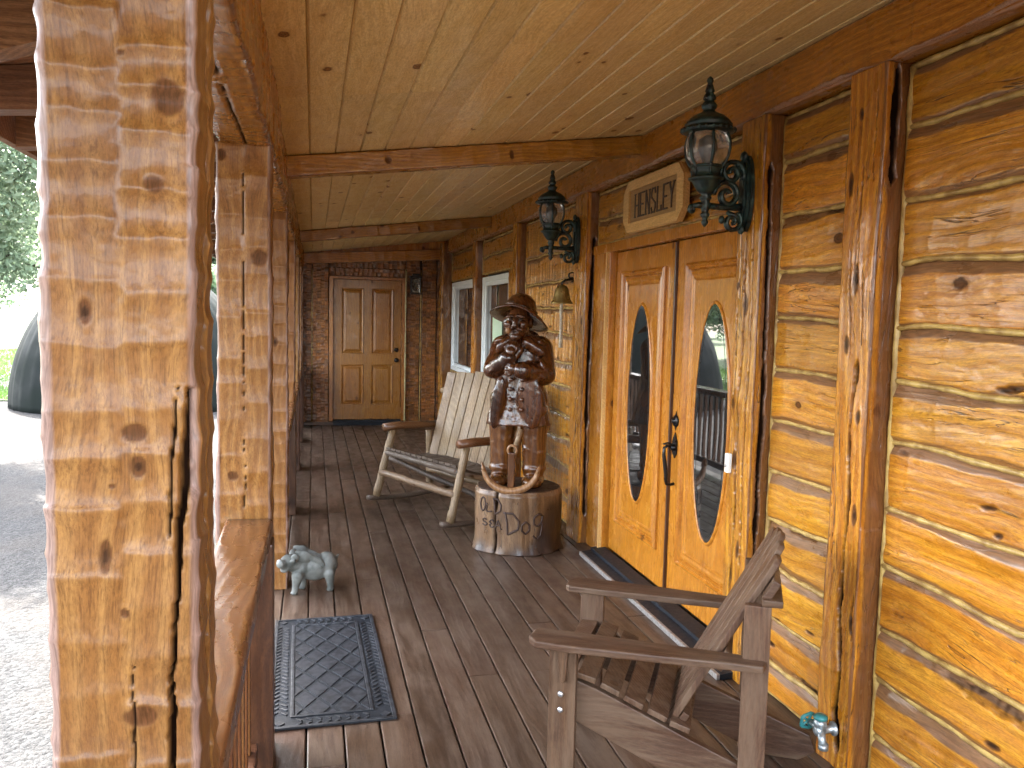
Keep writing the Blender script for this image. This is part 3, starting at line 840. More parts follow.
# upright wall posts (parts of the wall)
def wpost(y0, y1, z0, z1, seed, res, front=1.862, cracks=(), knots=(), mat=None, cols=1):
    o = hewn_bar('wall_post', z1-z0, y1-y0, .16, seed, mat or M['wallpost'], None, cut=(.25, .6), amp=.003, res=res, rad=.010, wob=.022, cols=cols,
                 cracks=cracks, knots=knots, skewmul=.5, waned=(1,))
    # local -y face -> world -x
    o.rotation_euler = (0, 0, R(-90))
    o.location = (front+.08, (y0+y1)/2, z0)
    wsub(o); return o
# face 0 is the room side: u runs from +y(0) to -y(1) after the turn
wpost(2.475, 2.665, 0, 2.505, 401, .004, cracks=[(0, [(.62, .05), (.55, .2), (.66, .36), (.50, .55), (.50, .75), (.62, 1.0), (.56, 1.25), (.66, 1.5)], .017, .02), (0, [(.42, 1.5), (.35, 1.7), (.30, 1.9)], .004, .012),
      (0, [(.80, 2.1), (.74, 2.25), (.8, 2.44)], .0025, .01), (1, [(.30, 2.1), (.28, 2.3), (.3, 2.5)], .016, .012), (0, [(.55, 1.75), (.5, 2.0), (.52, 2.2)], .0025, .008), (0, [(.9, .5), (.88, .6), (.9, .66)], .006, .02),
      (0, [(.75, 1.55), (.72, 1.8)], .003, .01)],
      knots=[(0, .18, 2.12, .016, .05), (0, .52, 1.78, .018, .06), (0, .35, 2.36, .012, .025), (0, .88, .56, .012, .05), (0, .3, 1.55, .016, .04), (1, .3, 2.22, .02, .04), (0, .8, .95, .015, .045), (0, .8, 1.3, .014, .03)])
wpost(3.232, 3.435, 0, 2.505, 402, .005, cracks=[(0, [(.35, .3), (.42, .8), (.36, 1.2), (.45, 1.6), (.4, 2.0)], .010, .02), (0, [(.75, .4), (.68, 1.0), (.76, 1.5), (.7, 2.1)], .007, .02), (0, [(.15, 1.3), (.2, 1.9), (.14, 2.3)], .004, .01),
      (1, [(.25, .5), (.3, 1.3), (.22, 2.3)], .012, .012)], knots=[(0, .5, 1.7, .02, .06), (0, .3, 1.0, .015, .05), (0, .62, .6, .014, .05), (0, .2, 2.1, .012, .03)])
wpost(5.585, 5.85, 0, 2.505, 403, .006, cracks=[(0, [(.7, .3), (.62, .9), (.72, 1.5), (.66, 2.0)], .009, .02), (0, [(.35, .2), (.4, 1.0), (.33, 1.8)], .006, .02), (1, [(.3, .2), (.25, 1.0), (.3, 1.6), (.4, 2.2)], .014, .012)],
      knots=[(0, .5, 1.4, .018, .06), (0, .5, .8, .018, .06)])
wpost(7.63, 7.83, 0, 2.505, 404, .01, knots=[(0, .5, 1.5, .02, .04)])
wpost(9.69, 9.89, 0, 2.505, 405, .012, knots=[(0, .5, 2.3, .02, .05)])
wpost(11.93, 12.14, 0, 2.66, 406, .012, front=1.80, knots=[(0, .5, 1.4, .02, .04)])
wpost(.87, 1.04, 0, 2.505, 407, .01)

# top plate along the wall
o = hewn_bar('top_plate', 12.9, .17, .205, 501, M['plate'], None, cut=(.08, .2), amp=.003, res=.007, rad=.012, wob=.008, cols=1)
at_bar(o, (1.965, -.75, 2.608), (1.965, 12.15, 2.608)); wsub(o)
# pale waney lower edge of the plate
ny = 1400
yv = np.linspace(-.75, 12.1, ny)
hh = .010+.022*np.abs(vn(yv*1.7, yv*0, 611))*2+.012*vn(yv*8, yv*0, 612)+.006*vn(yv*30, yv*0, 613)
hh = np.clip(hh, .004, .05)
prof = []
for k, (dx, fz) in enumerate(((.0, 1.0), (-.002, .9), (.012, .45), (.024, 0.0), (.05, -.02))):
    prof.append(np.stack([1.8715+dx+.004*vn(yv*25, yv*0+k, 614), yv, 2.506+hh*fz], -1))
mkp = np.zeros((ny, 5, 4)); mkp[..., 2] = .85
o = grid_obj('plate_wane', np.swapaxes(np.array(prof), 0, 1), M['plate'], None, mkp, flip=True); wsub(o)

# door casing (part of the wall)
mb = MB()
mb.box((1.925, 5.26, .0), (2.015, 5.58, 2.12), bev=.004)
wsub(mb.build('door_casing', M['door']))
mb = MB(); mb.box((1.925, 3.34, .0), (2.015, 3.44, 2.12), bev=.004); wsub(mb.build('door_casing', M['door']))
mb = MB(); mb.box((1.918, 3.34, 2.068), (2.013, 5.585, 2.128), bev=.004); wsub(mb.build('door_casing', M['door']))
mb = MB()
mb.box((1.90, 5.262, .04), (1.93, 5.275, 2.07), bev=.002)
wsub(mb.build('casing_bead', M['sign']))

# threshold
th = empty('door_sill', (1.88, 4.3, 0), label='black sloping door sill with a pale metal edge below the double doors', cat='sill')
mb = MB()
mb.prism([(1.80-1.88, .001), (1.80-1.88, .026), (1.865-1.88, .034), (1.866-1.88, .052), (1.955-1.88, .062), (1.955-1.88, .001)], -1.0, 1.0, Matrix(((1, 0, 0, 0), (0, 0, 1, 0), (0, 1, 0, 0), (0, 0, 0, 1))))
mb.build('tread', M['rubber'], th)
mb = MB(); mb.box((-.098, -1.0, .001), (-.081, 1.0, .028), bev=.003); mb.build('metal_edge', M['alu'], th)

# ------------------------------------------------------------------ double entry doors
def oval(cy, cz, a, b, n=72):
    return [(cy+a*math.cos(2*math.pi*k/n), cz+b*math.sin(2*math.pi*k/n)) for k in range(n)]
def ring_strip(mb, pts, prof):
    """closed path in (y,z) with outward offset; prof: list of (offset, xprot)"""
    n = len(pts); V = []; c = (sum(p[0] for p in pts)/n, sum(p[1] for p in pts)/n)
    nr = []
    for i in range(n):
        ty = pts[(i+1) % n][0]-pts[i-1][0]; tz = pts[(i+1) % n][1]-pts[i-1][1]
        l = math.hypot(ty, tz); nr.append((tz/l, -ty/l))
    for off, xp in prof:
        for i in range(n):
            V.append((-xp, pts[i][0]+nr[i][0]*off, pts[i][1]+nr[i][1]*off))
    F = []
    m = len(prof)
    for j in range(m):
        j2 = (j+1) % m
        for i in range(n):
            F.append((j*n+i, j2*n+i, j2*n+(i+1) % n, j*n+(i+1) % n))
    mb.add(V, F, True)
def rect_mould(mb, y0, y1, z0, z1, w, h):
    """raised mitred rectangle of moulding on a face towards -x"""
    pr = [(0, .0), (0, h*.55), (w*.3, h), (w*.55, h*.5), (w*.8, h*.75), (w, 0.0)]
    V = []
    for off, xp in pr:
        V += [(-xp, y0+off, z0+off), (-xp, y1-off, z0+off), (-xp, y1-off, z1-off), (-xp, y0+off, z1-off)]
    F = []
    for j in range(len(pr)-1):
        for i in range(4):
            F.append((j*4+i, j*4+(i+1) % 4, (j+1)*4+(i+1) % 4, (j+1)*4+i))
    mb.add(V, F)
def entry_door(yc, label, handle):
    root = empty('entry_door', (1.972, yc, .065), label=label, cat='door', group='double entry doors')
    W = .945; H = 1.998; hw = W/2
    mb = MB(); mb.box((0, -hw+.002, 0), (.045, hw-.002, H), bev=.003); mb.build('slab', M['door'], root)
    mb = MB(); rect_mould(mb, -hw+.135, hw-.135, .21, H-.13, .042, .024)
    rect_mould(mb, -hw+.182, hw-.182, .257, H-.177, .05, .010)
    mb.box((-.0045, -hw+.2335, .3085), (-.0005, hw-.2335, H-.2285), bev=.001)
    mb.build('panel_moulding', M['door'], root)
    cz, a, b = 1.035, .185, .615
    mb = MB(); pts = oval(0, cz, a, b)
    ring_strip(mb, pts, [(-.006, .006), (-.004, .012), (.002, .015), (.009, .013), (.014, .007), (.016, .002)])
    mb.build('oval_moulding', M['door'], root)
    mb = MB()
    n = len(pts); V = [(-.009, p[0], p[1]) for p in pts]; V2 = [(-.005, p[0], p[1]) for p in pts]
    mb.add(V+V2, [tuple(range(n-1, -1, -1)), tuple(range(n, 2*n))]+[(i, (i+1) % n, n+(i+1) % n, n+i) for i in range(n)])
    g = mb.build('oval_glass', M['doorglass'], root)
    mb = MB(); ring_strip(mb, oval(0, cz, a-.028, b-.03), [(-.0012, .0075), (-.0012, .0100), (.0012, .0100), (.0012, .0075)])
    mb.build('bevel_line', M['black'], root)
    if handle:
        y = hw-.055
        h = empty('handle_set', (0, y, 0)); h.parent = root
        bpy.data.objects.remove(h)
        mb = MB()
        # deadbolt
        Mx = Matrix.Translation((0, y, 1.0)) @ Matrix.Rotation(R(-90), 4, 'Y')
        mb.lathe([(.034, 0), (.034, .006), (.028, .012), (.016, .014), (.013, .026), (.004, .028)], 20, Mx)
        mb.prism([(y-.02, 1.0), (y, 1.055), (y+.02, 1.0), (y, .945)], 0, .004, Matrix(((0, 0, -1, -.0005), (1, 0, 0, 0), (0, 1, 0, 0), (0, 0, 0, 1))))
        mb.build('deadbolt', M['black'], root)
        mb = MB()
        mb.prism([(y-.028, .82), (y-.03, .885), (y, .935), (y+.03, .885), (y+.028, .82), (y, .79)], 0, .007, Matrix(((0, 0, -1, -.0005), (1, 0, 0, 0), (0, 1, 0, 0), (0, 0, 0, 1))))
        mb.lathe([(.02, 0), (.02, .012), (.012, .03)], 16, Matrix.Translation((0, y, .85)) @ Matrix.Rotation(R(-90), 4, 'Y'))
        pts = [(-.028, y, .853), (-.05, y, .862), (-.066, y, .848), (-.068, y, .81), (-.058, y, .75), (-.05, y, .70), (-.05, y, .665), (-.045, y, .645), (-.022, y, .64), (0, y, .645)]
        mb.tube(pts, [.008, .009, .009, .010, .012, .012, .010, .009, .008, .009], n=10)
        mb.tube([(-.02, y, .868), (-.05, y-.004, .878), (-.075, y-.01, .872)], [.007, .009, .011], n=8, flat=.5)
        mb.build('pull_handle', M['black'], root)
    for zz in (.25, 1.0, 1.75):
        pass
    return root
entry_door(4.775, 'left leaf of the orange double doors, oval glass dark, without a handle', False)
entry_door(3.818, 'right leaf of the orange double doors with black pull handle and oval glass reflecting the lawn', True)
mb = MB(); mb.box((1.955, 4.2885, .065), (1.985, 4.3035, 2.06), bev=.003)
o = mb.build('door_astragal', M['darkrail']); wsub(o)

# doorbell
mb = MB(); mb.box((-.022, -.016, -.045), (0, .016, .045), bev=.006)
db = mb.build('button_plate', M['plastic']); dbr = empty('doorbell', (1.858, 3.40, .98), label='small white doorbell on the post right of the double doors', cat='doorbell')
db.parent = dbr
mb = MB(); mb.lathe([(.008, 0), (.008, .004), (.005, .006)], 14, Matrix.Translation((-.022, 0, -.012)) @ Matrix.Rotation(R(-90), 4, 'Y')); mb.build('button', M['alu'], dbr)

# ------------------------------------------------------------------ name sign
sg = empty('name_sign', (1.918, 4.50, 2.308), label='pale eight-cornered wooden board reading HENSLEY above the double doors', cat='sign')
hw, hh_ = .435, .158; c = .075
octo = [(-hw, -hh_+c), (-hw+c, -hh_), (hw-c, -hh_), (hw, -hh_+c), (hw, hh_-c), (hw-c, hh_), (-hw+c, hh_), (-hw, hh_-c)]
MS = Matrix(((0, 0, -1, 0), (-1, 0, 0, 0), (0, 1, 0, 0), (0, 0, 0, 1)))   # board x -> -Y, y -> Z, extrude -> -X
mb = MB()
# frame ring around a recess
iw, ih = .345, .098
outer = octo
inner = [(-iw, -ih), (iw, -ih), (iw, ih), (-iw, ih)]
mb.prism(octo, 0, .022, MS)
bo = mb.build('board', M['sign'], sg)
mb = MB()
def fr(lo, hi): mb.box((lo[0], lo[1], .0225), (hi[0], hi[1], .034), MS, bev=.003)
octin = [(-hw+.004, -hh_+c), (-hw+c, -hh_+.004), (hw-c, -hh_+.004), (hw-.004, -hh_+c), (hw-.004, hh_-c), (hw-c, hh_-.004), (-hw+c, hh_-.004), (-hw+.004, hh_-c)]
sub8 = [(-iw, -ih+.0), (-iw+.0, -ih), (iw, -ih), (iw, -ih), (iw, ih), (iw, ih), (-iw, ih), (-iw, ih)]
V = [(MS @ Vector((x, y, .0225)))[:] for x, y in octin]+[(MS @ Vector((x, y, .036)))[:] for x, y in octin]+[(MS @ Vector((x, y, .036)))[:] for x, y in sub8]+[(MS @ Vector((x, y, .0225)))[:] for x, y in sub8]
F = []
for j in range(3):
    for i in range(8): F.append((j*8+i, j*8+(i+1) % 8, (j+1)*8+(i+1) % 8, (j+1)*8+i))
mb.add(V, F)
mb.build('rim', M['sign'], sg)
mb = MB(); mb.box((-iw, -ih, .0222), (iw, ih, .0235), MS); mb.build('recess', M['sign_in'], sg)
def text_mesh(txt, name, mat, parent, size, sx, depth, Mx):
    cu = bpy.data.curves.new(name, 'FONT'); cu.body = txt; cu.size = size; cu.extrude = depth; cu.align_x = 'CENTER'; cu.align_y = 'CENTER'; cu.offset = .0015
    o = bpy.data.objects.new(name, cu); COL.objects.link(o)
    dg = bpy.context.evaluated_depsgraph_get()
    me = bpy.data.meshes.new_from_object(o.evaluated_get(dg))
    bpy.data.objects.remove(o)
    for v in me.vertices: v.co = Mx @ Vector((v.co.x*sx, v.co.y, v.co.z))
    me.materials.clear(); me.materials.append(mat)
    ob = bpy.data.objects.new(name, me); return link(ob, parent)
# condensed serif capitals from strokes
def glyph_strokes(ch):
    L = {'H': [((0, 0), (0, 1)), ((1, 0), (1, 1)), ((0, .5), (1, .5))],
         'E': [((0, 0), (0, 1)), ((0, 1), (1, 1)), ((0, .5), (.75, .5)), ((0, 0), (1, 0))],
         'N': [((0, 0), (0, 1)), ((0, 1), (1, 0)), ((1, 0), (1, 1))],
         'S': [((1, .82), (.8, 1)), ((.8, 1), (.2, 1)), ((.2, 1), (0, .82)), ((0, .82), (0, .64)), ((0, .64), (1, .38)), ((1, .38), (1, .18)), ((1, .18), (.8, 0)), ((.8, 0), (.2, 0)), ((.2, 0), (0, .18))],
         'L': [((0, 0), (0, 1)), ((0, 0), (1, 0)), ((1, 0), (1, .18))],
         'Y': [((0, 1), (.5, .48)), ((1, 1), (.5, .48)), ((.5, .48), (.5, 0))]}
    return L[ch]
mb = MB()
x = -.265; gw, gh = .055, .135
kz_ = [0]
for ch_ in 'HENSLEY':
    for (a, b) in glyph_strokes(ch_):
        p = Vector((x+a[0]*gw, -gh/2+a[1]*gh)); q = Vector((x+b[0]*gw, -gh/2+b[1]*gh))
        d = (q-p).normalized(); n_ = Vector((-d.y, d.x))
        vert_ = abs(d.y) > .9
        wv = .0075 if vert_ else .0048
        e = d*.004
        kz_[0] += 1
        mb.prism([(p-e+n_*wv)[:], (p-e-n_*wv)[:], (q+e-n_*wv)[:], (q+e+n_*wv)[:]], .0232, .0262+kz_[0]*.00004, MS)
    # small serifs at stroke ends
    if ch_ in 'HNY':
        for sx_ in ((0, 1) if ch_ != 'Y' else (0, 1)):
            for sz_ in ((0, 1) if ch_ != 'Y' else (1,)):
                px_ = x+sx_*gw; pz_ = -gh/2+sz_*gh; kz_[0] += 1
                mb.box((px_-.014, pz_-.004, .0232), (px_+.014, pz_+.004, .0262+kz_[0]*.00004), MS)
    x += gw+.0285
mb.build('lettering', M['burn'], sg)

# ------------------------------------------------------------------ windows
def window(y0, y1, z0, z1, label, bar=None):
    root = empty('white_window', (1.95, (y0+y1)/2, z0), label=label, cat='window', group='white framed windows')
    w = (y1-y0)/2; h = z1-z0
    mb = MB()
    t_ = .055
    mb.box((-.005, -w, 0), (.07, -w+t_, h), bev=.004); mb.box((-.005, w-t_, 0), (.07, w, h), bev=.004)
    mb.box((-.004, -w+t_+.0002, h-t_), (.069, w-t_-.0002, h), bev=.004); mb.box((-.004, -w+t_+.0002, 0), (.069, w-t_-.0002, t_), bev=.004)
    s_ = t_+.045
    mb.box((.02, -w+t_, t_), (.066, -w+s_, h-t_), bev=.003); mb.box((.02, w-s_, t_), (.066, w-t_, h-t_), bev=.003)
    mb.box((.021, -w+s_, h-s_), (.065, w-s_, h-t_), bev=.003); mb.box((.021, -w+s_, t_), (.065, w-s_, s_), bev=.003)
    mb.build('frame', M['white'], root)
    mb = MB(); mb.box((.045, -w+s_+.0005, s_+.0005), (.052, w-s_-.0005, h-s_-.0005)); mb.build('pane', M['winglass'], root)
    return root
window(8.27, 9.66, .845, 2.075, 'white framed window nearer the double doors, a pale green notice on it')
window(9.95, 11.88, .845, 2.085, 'white framed window nearest the far end wall')
mb = MB(); mb.box((2.002, 7.84, .0), (2.018, 8.262, 2.1)); 
o = hewn_bar('window_side_board', 1.26, .40, .05, 77, M['wallpost'], None, amp=.004, cols=2, res=.012, rad=.006); o.rotation_euler = (0, 0, R(-90)); o.location = (1.955, 8.055, .842); wsub(o)
mb = MB(); mb.box((-.003, -.24, 0), (.0, .24, .50))  # flat pale green rectangle set against the window glass
pn = mb.build('sheet', M['green_patch']); pr_ = empty('window_patch', (1.990, 8.99, 1.21), label='pale green rectangular patch on the window glass beside the statue hat', cat='patch'); pn.parent = pr_
mb = MB(); mb.box((-.005, .07, .43), (-.0032, .10, .485)); mb.build('clip', M['black'], pr_)  # small dark block near the top of the green rectangle

# ------------------------------------------------------------------ far end wall and door
FY = 12.15
fwl = empty('end_wall', (.8, FY, 0), label='dark hewn end wall around the far brown door', cat='wall')
def fsub(o):
    o.parent = fwl; o.matrix_parent_inverse = Matrix.Translation(fwl.location).inverted(); return o
mb = MB(); mb.box((-.34, FY+.06, -.3), (2.02, FY+.2, 2.9)); fsub(mb.build('backing', M['interior']))
def fslab(x0, x1, z0, z1, seed, mat, cols=3, front=FY, cut=(.03, .06), amp=.007, th_=.1):
    o = hewn_bar('hewn_slab', z1-z0, x1-x0, th_, seed, mat, None, cut=cut, amp=amp, cols=cols, res=.009, rad=.01, wob=.012)
    o.location = ((x0+x1)/2, front+th_/2, z0); return fsub(o)
fslab(-.34, -.165, 0.0, 2.40, 701, M['dark_log']); fslab(-.16, -.02, 0, 2.40, 702, M['dark_log'], 2)
fslab(-.015, .215, 0, 2.40, 703, M['dark_log'], 4, front=FY-.03)
fslab(1.31, 1.52, 0, 2.46, 704, M['dark_log'], 3); fslab(1.545, 1.76, 0, 2.46, 705, M['dark_log'], 3, front=FY-.02); fslab(1.765, 1.99, 0, 2.5, 708, M['dark_log'], 3)
o = hewn_bar('hewn_slab', 1.09, .13, .1, 706, M['dark_log'], None, cut=(.05, .09), amp=.007, cols=2, res=.009, wob=.01)
at_bar(o, (.216, FY+.05, 2.21), (1.31, FY+.05, 2.21), R(90)); fsub(o)
o = hewn_bar('hewn_slab', 1.09, .16, .1, 709, M['dark_log'], None, cut=(.05, .09), amp=.007, cols=2, res=.009, wob=.01)
at_bar(o, (.216, FY+.055, 2.335), (1.31, FY+.055, 2.345), R(90)); fsub(o)
mb = MB()
for xx in (-.1625, -.018, 1.532): mb.tube([(xx, FY-.002, z) for z in np.linspace(0.01, 2.27, 30)], [.009*(.7+.6*random.random()) for _ in range(30)], n=7)
fsub(mb.build('chinking', M['chink']))
# sloping top beam of the end wall
o = hewn_bar('end_beam', 1.98, .10, .155, 707, M['plate'], None, cut=(.1, .25), amp=.003, res=.009, rad=.01, wob=.006, cols=1)
at_bar(o, (-.17, FY-.02, 2.375), (1.79, FY-.02, 2.50)); fsub(o)
mb = MB()
V = [(-.17, FY+.005, 2.44), (1.985, FY+.005, 2.58), (1.985, FY+.005, zroof(1.985)+.02), (-.17, FY+.005, zroof(-.17)+.02)]
V += [(x, y+.05, z) for x, y, z in V]
mb.add(V, [(0, 1, 2, 3), (7, 6, 5, 4), (0, 4, 5, 1), (1, 5, 6, 2), (2, 6, 7, 3), (3, 7, 4, 0)])
fsub(mb.build('gable_board', M['plate']))
mb = MB(); mb.box((.22, FY-.045, .06), (.275, FY+.055, 2.145), bev=.004); mb.box((1.25, FY-.045, .06), (1.305, FY+.055, 2.145), bev=.004); mb.box((.2205, FY-.046, 2.105), (1.3045, FY+.054, 2.147), bev=.004)
fsub(mb.build('door_casing', M['far_door']))
mb = MB(); mb.tube([(1.307, FY-.05, z) for z in np.linspace(.02, 2.27, 30)], [.012*(.6+.8*random.random()) for _ in range(30)], n=7)
fsub(mb.build('chinking', M['chink_pale']))
mb = MB(); mb.box((-.2, FY-.045, .001), (1.8, FY+.0, .05), bev=.004)
o = mb.build('base_board', M['darkrail']); fsub(o)
fd = empty('far_door', (.7625, FY-.0, .08), label='brown four-panel wooden door at the far end of the porch', cat='door')
mb = MB(); mb.box((-.484, 0, 0), (.484, .04, 2.022), bev=.003); mb.build('slab', M['far_door'], fd)
def pan(x0, x1, z0, z1):
    m_ = MB()
    pr = [(0, .0), (.004, .011), (.014, .009), (.026, -.0), (.034, .001), (.062, .010), (.066, .0105)]
    V = []
    for off, yp in pr:
        V += [(x0+off, -yp-.0006, z0+off), (x1-off, -yp-.0006, z0+off), (x1-off, -yp-.0006, z1-off), (x0+off, -yp-.0006, z1-off)]
    F = [(len(pr)*4-4, len(pr)*4-3, len(pr)*4-2, len(pr)*4-1)]
    for j in range(len(pr)-1):
        for i in range(4): F.append((j*4+i, j*4+(i+1) % 4, (j+1)*4+(i+1) % 4, (j+1)*4+i))
    m_.add(V, F); m_.build('raised_panel', M['far_door'], fd)
pan(-.37, -.055, .96, 1.90); pan(.055, .37, .96, 1.90); pan(-.37, -.055, .22, .80); pan(.055, .37, .22, .80)
for zz, nm in ((1.02, 'deadbolt'), (.87, 'knob')):
    mb = MB()
    prof = [(.033, 0), (.033, .008), (.015, .012), (.013, .03)] + ([(.028, .04), (.03, .055), (.02, .066), (.004, .07)] if nm == 'knob' else [(.008, .034)])
    mb.lathe(prof, 18, Matrix.Translation((.42, 0, zz)) @ Matrix.Rotation(R(90), 4, 'X')); mb.build(nm, M['black'], fd)
mb = MB(); mb.box((-.485, -.06, -.078), (.485, -.0465, -.03)); mb.box((-.485, -.046, -.028), (.485, .03, -.004), bev=.003); mb.build('sill', M['rubber'], fd)
# small lantern by the far door
ll = empty('wall_light', (1.44, FY-.005, 2.05), label='small black square porch light right of the far door', cat='wall light')
mb = MB(); mb.box((-.05, -.03, -.10), (.05, 0, .10), bev=.006); mb.build('back_plate', M['black'], ll)
mb = MB()
for sx in (-1, 1):
    for sy in (0, 1):
        mb.box((sx*.065-.008, -.165+sy*.115, -.12), (sx*.065+.008, -.149+sy*.115, .10), bev=.002)
mb.box((-.085, -.18, .10), (.085, -.03, .125), bev=.006); mb.box((-.05, -.15, .125), (.05, -.06, .16), bev=.01); mb.box((-.078, -.172, -.14), (.078, -.034, -.12), bev=.005)
mb.build('cage', M['black'], ll)
mb = MB(); mb.box((-.058, -.148, -.118), (.058, -.055, .098), bev=.004); mb.build('glass', M['lampglass'], ll)
mb = MB(); mb.ell((0, -.10, -.02), (.022, .022, .045)); mb.build('bulb', M['plastic'], ll)

# ------------------------------------------------------------------ wall lanterns
def spiral(c, r0, r1, a0, a1, n=26):
    return [(c[0]+(r0+(r1-r0)*k/n)*math.cos(a0+(a1-a0)*k/n), 0, c[1]+(r0+(r1-r0)*k/n)*math.sin(a0+(a1-a0)*k/n)) for k in range(n+1)]
def lantern(loc, label):
    # local: -x away from the wall
    root = empty('wall_lantern', loc, label=label, cat='lantern', group='ornate wall lanterns beside the double doors')
    mb = MB()
    pl = [(.052*math.sin(t)*(1 if abs(math.cos(t)) < .9 else .8), .165*math.cos(t)) for t in np.linspace(0, 2*math.pi, 28)[:-1]]
    Mp = Matrix(((0, 0, -1, 0), (1, 0, 0, 0), (0, 1, 0, 0), (0, 0, 0, 1)))
    mb.prism(pl, 0, .016, Mp); mb.prism([(a*.72, b*.84) for a, b in pl], .016, .028, Mp); mb.prism([(a*.4, b*.6) for a, b in pl], .028, .038, Mp)
    mb.ell((-.03, 0, .16), (.014, .022, .022)); mb.ell((-.03, 0, -.155), (.014, .022, .022))
    mb.build('back_plate', M['iron'], root)
    AX = -.205; AZ = -.060
    mb = MB()
    mb.tube([(-.02, 0, AZ), (-.12, 0, AZ-.004), (AX-.03, 0, AZ), (AX-.06, 0, AZ-.006)], [.017, .014, .014, .010], n=10)
    mb.tube(spiral((AX-.062, AZ-.02), .016, .004, R(90), R(90+500)), .008, n=8)
    for dy in (-.008, .008):
        mb.tube([(p[0], dy, p[2]) for p in spiral((-.085, .085), .058, .010, R(-30), R(560))], [.010]*27, n=8)
        mb.tube([(p[0], dy, p[2]) for p in spiral((-.105, -.012), .066, .012, R(180), R(-330))], [.011]*27, n=8)
        mb.tube([(p[0], dy, p[2]) for p in spiral((-.075, -.125), .046, .008, R(60), R(-420))], [.009]*27, n=8)
    mb.tube([(-.035, 0, .14), (-.05, 0, .10), (-.075, 0, .05), (-.14, 0, .045), (-.185, 0, .0), (-.20, 0, AZ)], [.009, .011, .012, .012, .011, .010], n=8)
    mb.tube([(-.03, 0, -.13), (-.06, 0, -.10), (-.10, 0, -.085)], [.012, .014, .010], n=8)
    for (ex, ez) in ((-.06, .125), (-.16, .052), (-.19, .01), (-.125, -.118)):
        mb.ell((ex, 0, ez), (.012, .016, .018))
    mb.build('scroll_bracket', M['iron'], root)
    T0 = Matrix.Translation((AX, 0, AZ)) @ Matrix.Diagonal((1.04, 1.04, .875, 1))
    mb = MB()
    mb.lathe([(.003, -.105), (.010, -.095), (.016, -.083), (.009, -.072), (.013, -.06), (.021, -.047), (.014, -.035), (.018, -.02), (.024, 0), (.018, .018), (.022, .030), (.026, .036), (.016, .05), (.03, .062),
              (.045, .085), (.056, .11), (.062, .118), (.074, .124), (.074, .132), (.060, .138), (.058, .165), (.066, .175), (.066, .182), (.05, .184)], 24, T0)
    mb.build('stem_cup', M['iron'], root)
    mb = MB()
    gp = [(.060, .184), (.076, .205), (.088, .235), (.094, .27), (.094, .30), (.088, .33), (.078, .352)]
    mb.lathe([(r-.004, z) for r, z in gp], 32, T0); mb.build('glass', M['lampglass'], root)
    mb = MB(); mb.lathe([(.012, .185), (.014, .23), (.02, .25), (.028, .28), (.024, .31), (.006, .325)], 16, T0); mb.build('bulb', M['plastic'], root)
    mb = MB()
    for k in range(6):
        th = 2*math.pi*(k+.3)/6
        mb.tube([(AX+1.04*r*math.cos(th), 1.04*r*math.sin(th), AZ+.875*z) for r, z in [(.058, .14), (.064, .17)]+gp], .0062, n=6)
    mb.lathe([(.058, .181), (.066, .184), (.066, .192), (.058, .194)], 24, T0)
    mb.build('ribs', M['iron'], root)
    mb = MB()
    mb.lathe([(.08, .346), (.100, .350), (.112, .358), (.106, .368), (.094, .372), (.092, .384), (.098, .390), (.086, .410), (.066, .430), (.042, .444), (.03, .452), (.022, .462), (.030, .470), (.033, .484), (.024, .498), (.017, .506),
              (.027, .514), (.024, .53), (.015, .545), (.02, .552), (.016, .57), (.010, .59), (.014, .60), (.012, .612), (.004, .622)], 24, T0)
    for k in range(24):
        th = 2*math.pi*k/24
        mb.ell((AX+.113*math.cos(th), .113*math.sin(th), AZ+.317), (.008, .008, .008), n=4)
    mb.build('cap', M['iron'], root)
    return root
lantern((1.858, 3.345, 2.185), 'nearer ornate dark green lantern with smoky glass, right of the name board')
lantern((1.858, 5.755, 2.185), 'farther ornate dark green lantern, left of the name board above the brass bell')

# bell
bl = empty('brass_bell', (1.905, 5.95, 1.80), label='small brass bell with a pale pull rope left of the double doors', cat='bell')
mb = MB(); mb.lathe([(.012, .07), (.035, .06), (.05, .035), (.056, 0), (.064, -.035), (.08, -.062), (.086, -.07), (.078, -.07), (.05, -.02), (.0, .03)][::-1], 24, Matrix.Translation((-.1, 0, 0))); mb.build('cup', M['brass'], bl)
mb = MB(); mb.tube([(.05, 0, .10), (-.02, 0, .115), (-.075, 0, .105), (-.1, 0, .085), (-.1, 0, .065)], .009, n=8); mb.tube(spiral((-.03, .135), .04, .01, R(-90), R(330)), .006, n=6); mb.ell((.03, 0, .10), (.012, .03, .05)); mb.build('bracket', M['black'], bl)
mb = MB(); mb.tube([(-.1, 0, .0), (-.1, .003, -.12), (-.098, .0, -.28), (-.1, -.004, -.40)], [.010, .013, .013, .017], n=8); mb.build('pull_rope', M['rope'], bl)

# garden tap on the wall post
tp = empty('water_tap', (1.862, 2.555, .145), label='grey outdoor water tap with teal handle low on the wall post', cat='tap')
mb = MB()
mb.lathe([(.026, 0), (.026, .006), (.014, .010), (.014, .05), (.02, .054), (.02, .075), (.012, .08)], 16, Matrix.Rotation(R(-90), 4, 'Y'))
mb.tube([(-.05, 0, .0), (-.065, -.02, -.012), (-.07, -.04, -.035)], [.015, .014, .014], n=12); mb.lathe([(.018, 0), (.018, .02)], 14, Matrix.Translation((-.07, -.042, -.05)))
mb.tube([(-.055, 0, 0), (-.06, .03, .004), (-.066, .055, .006)], [.014, .011, .007], n=12)
mb.lathe([(.022, 0), (.024, .02), (.016, .03)], 14, Matrix.Translation((-.058, 0, .012)))
mb.build('spigot', M['steel'], tp)
mb = MB()
Mh = Matrix.Translation((-.067, .06, .007)) @ Matrix.Rotation(R(-80), 4, 'X')
for k in range(24):
    pass
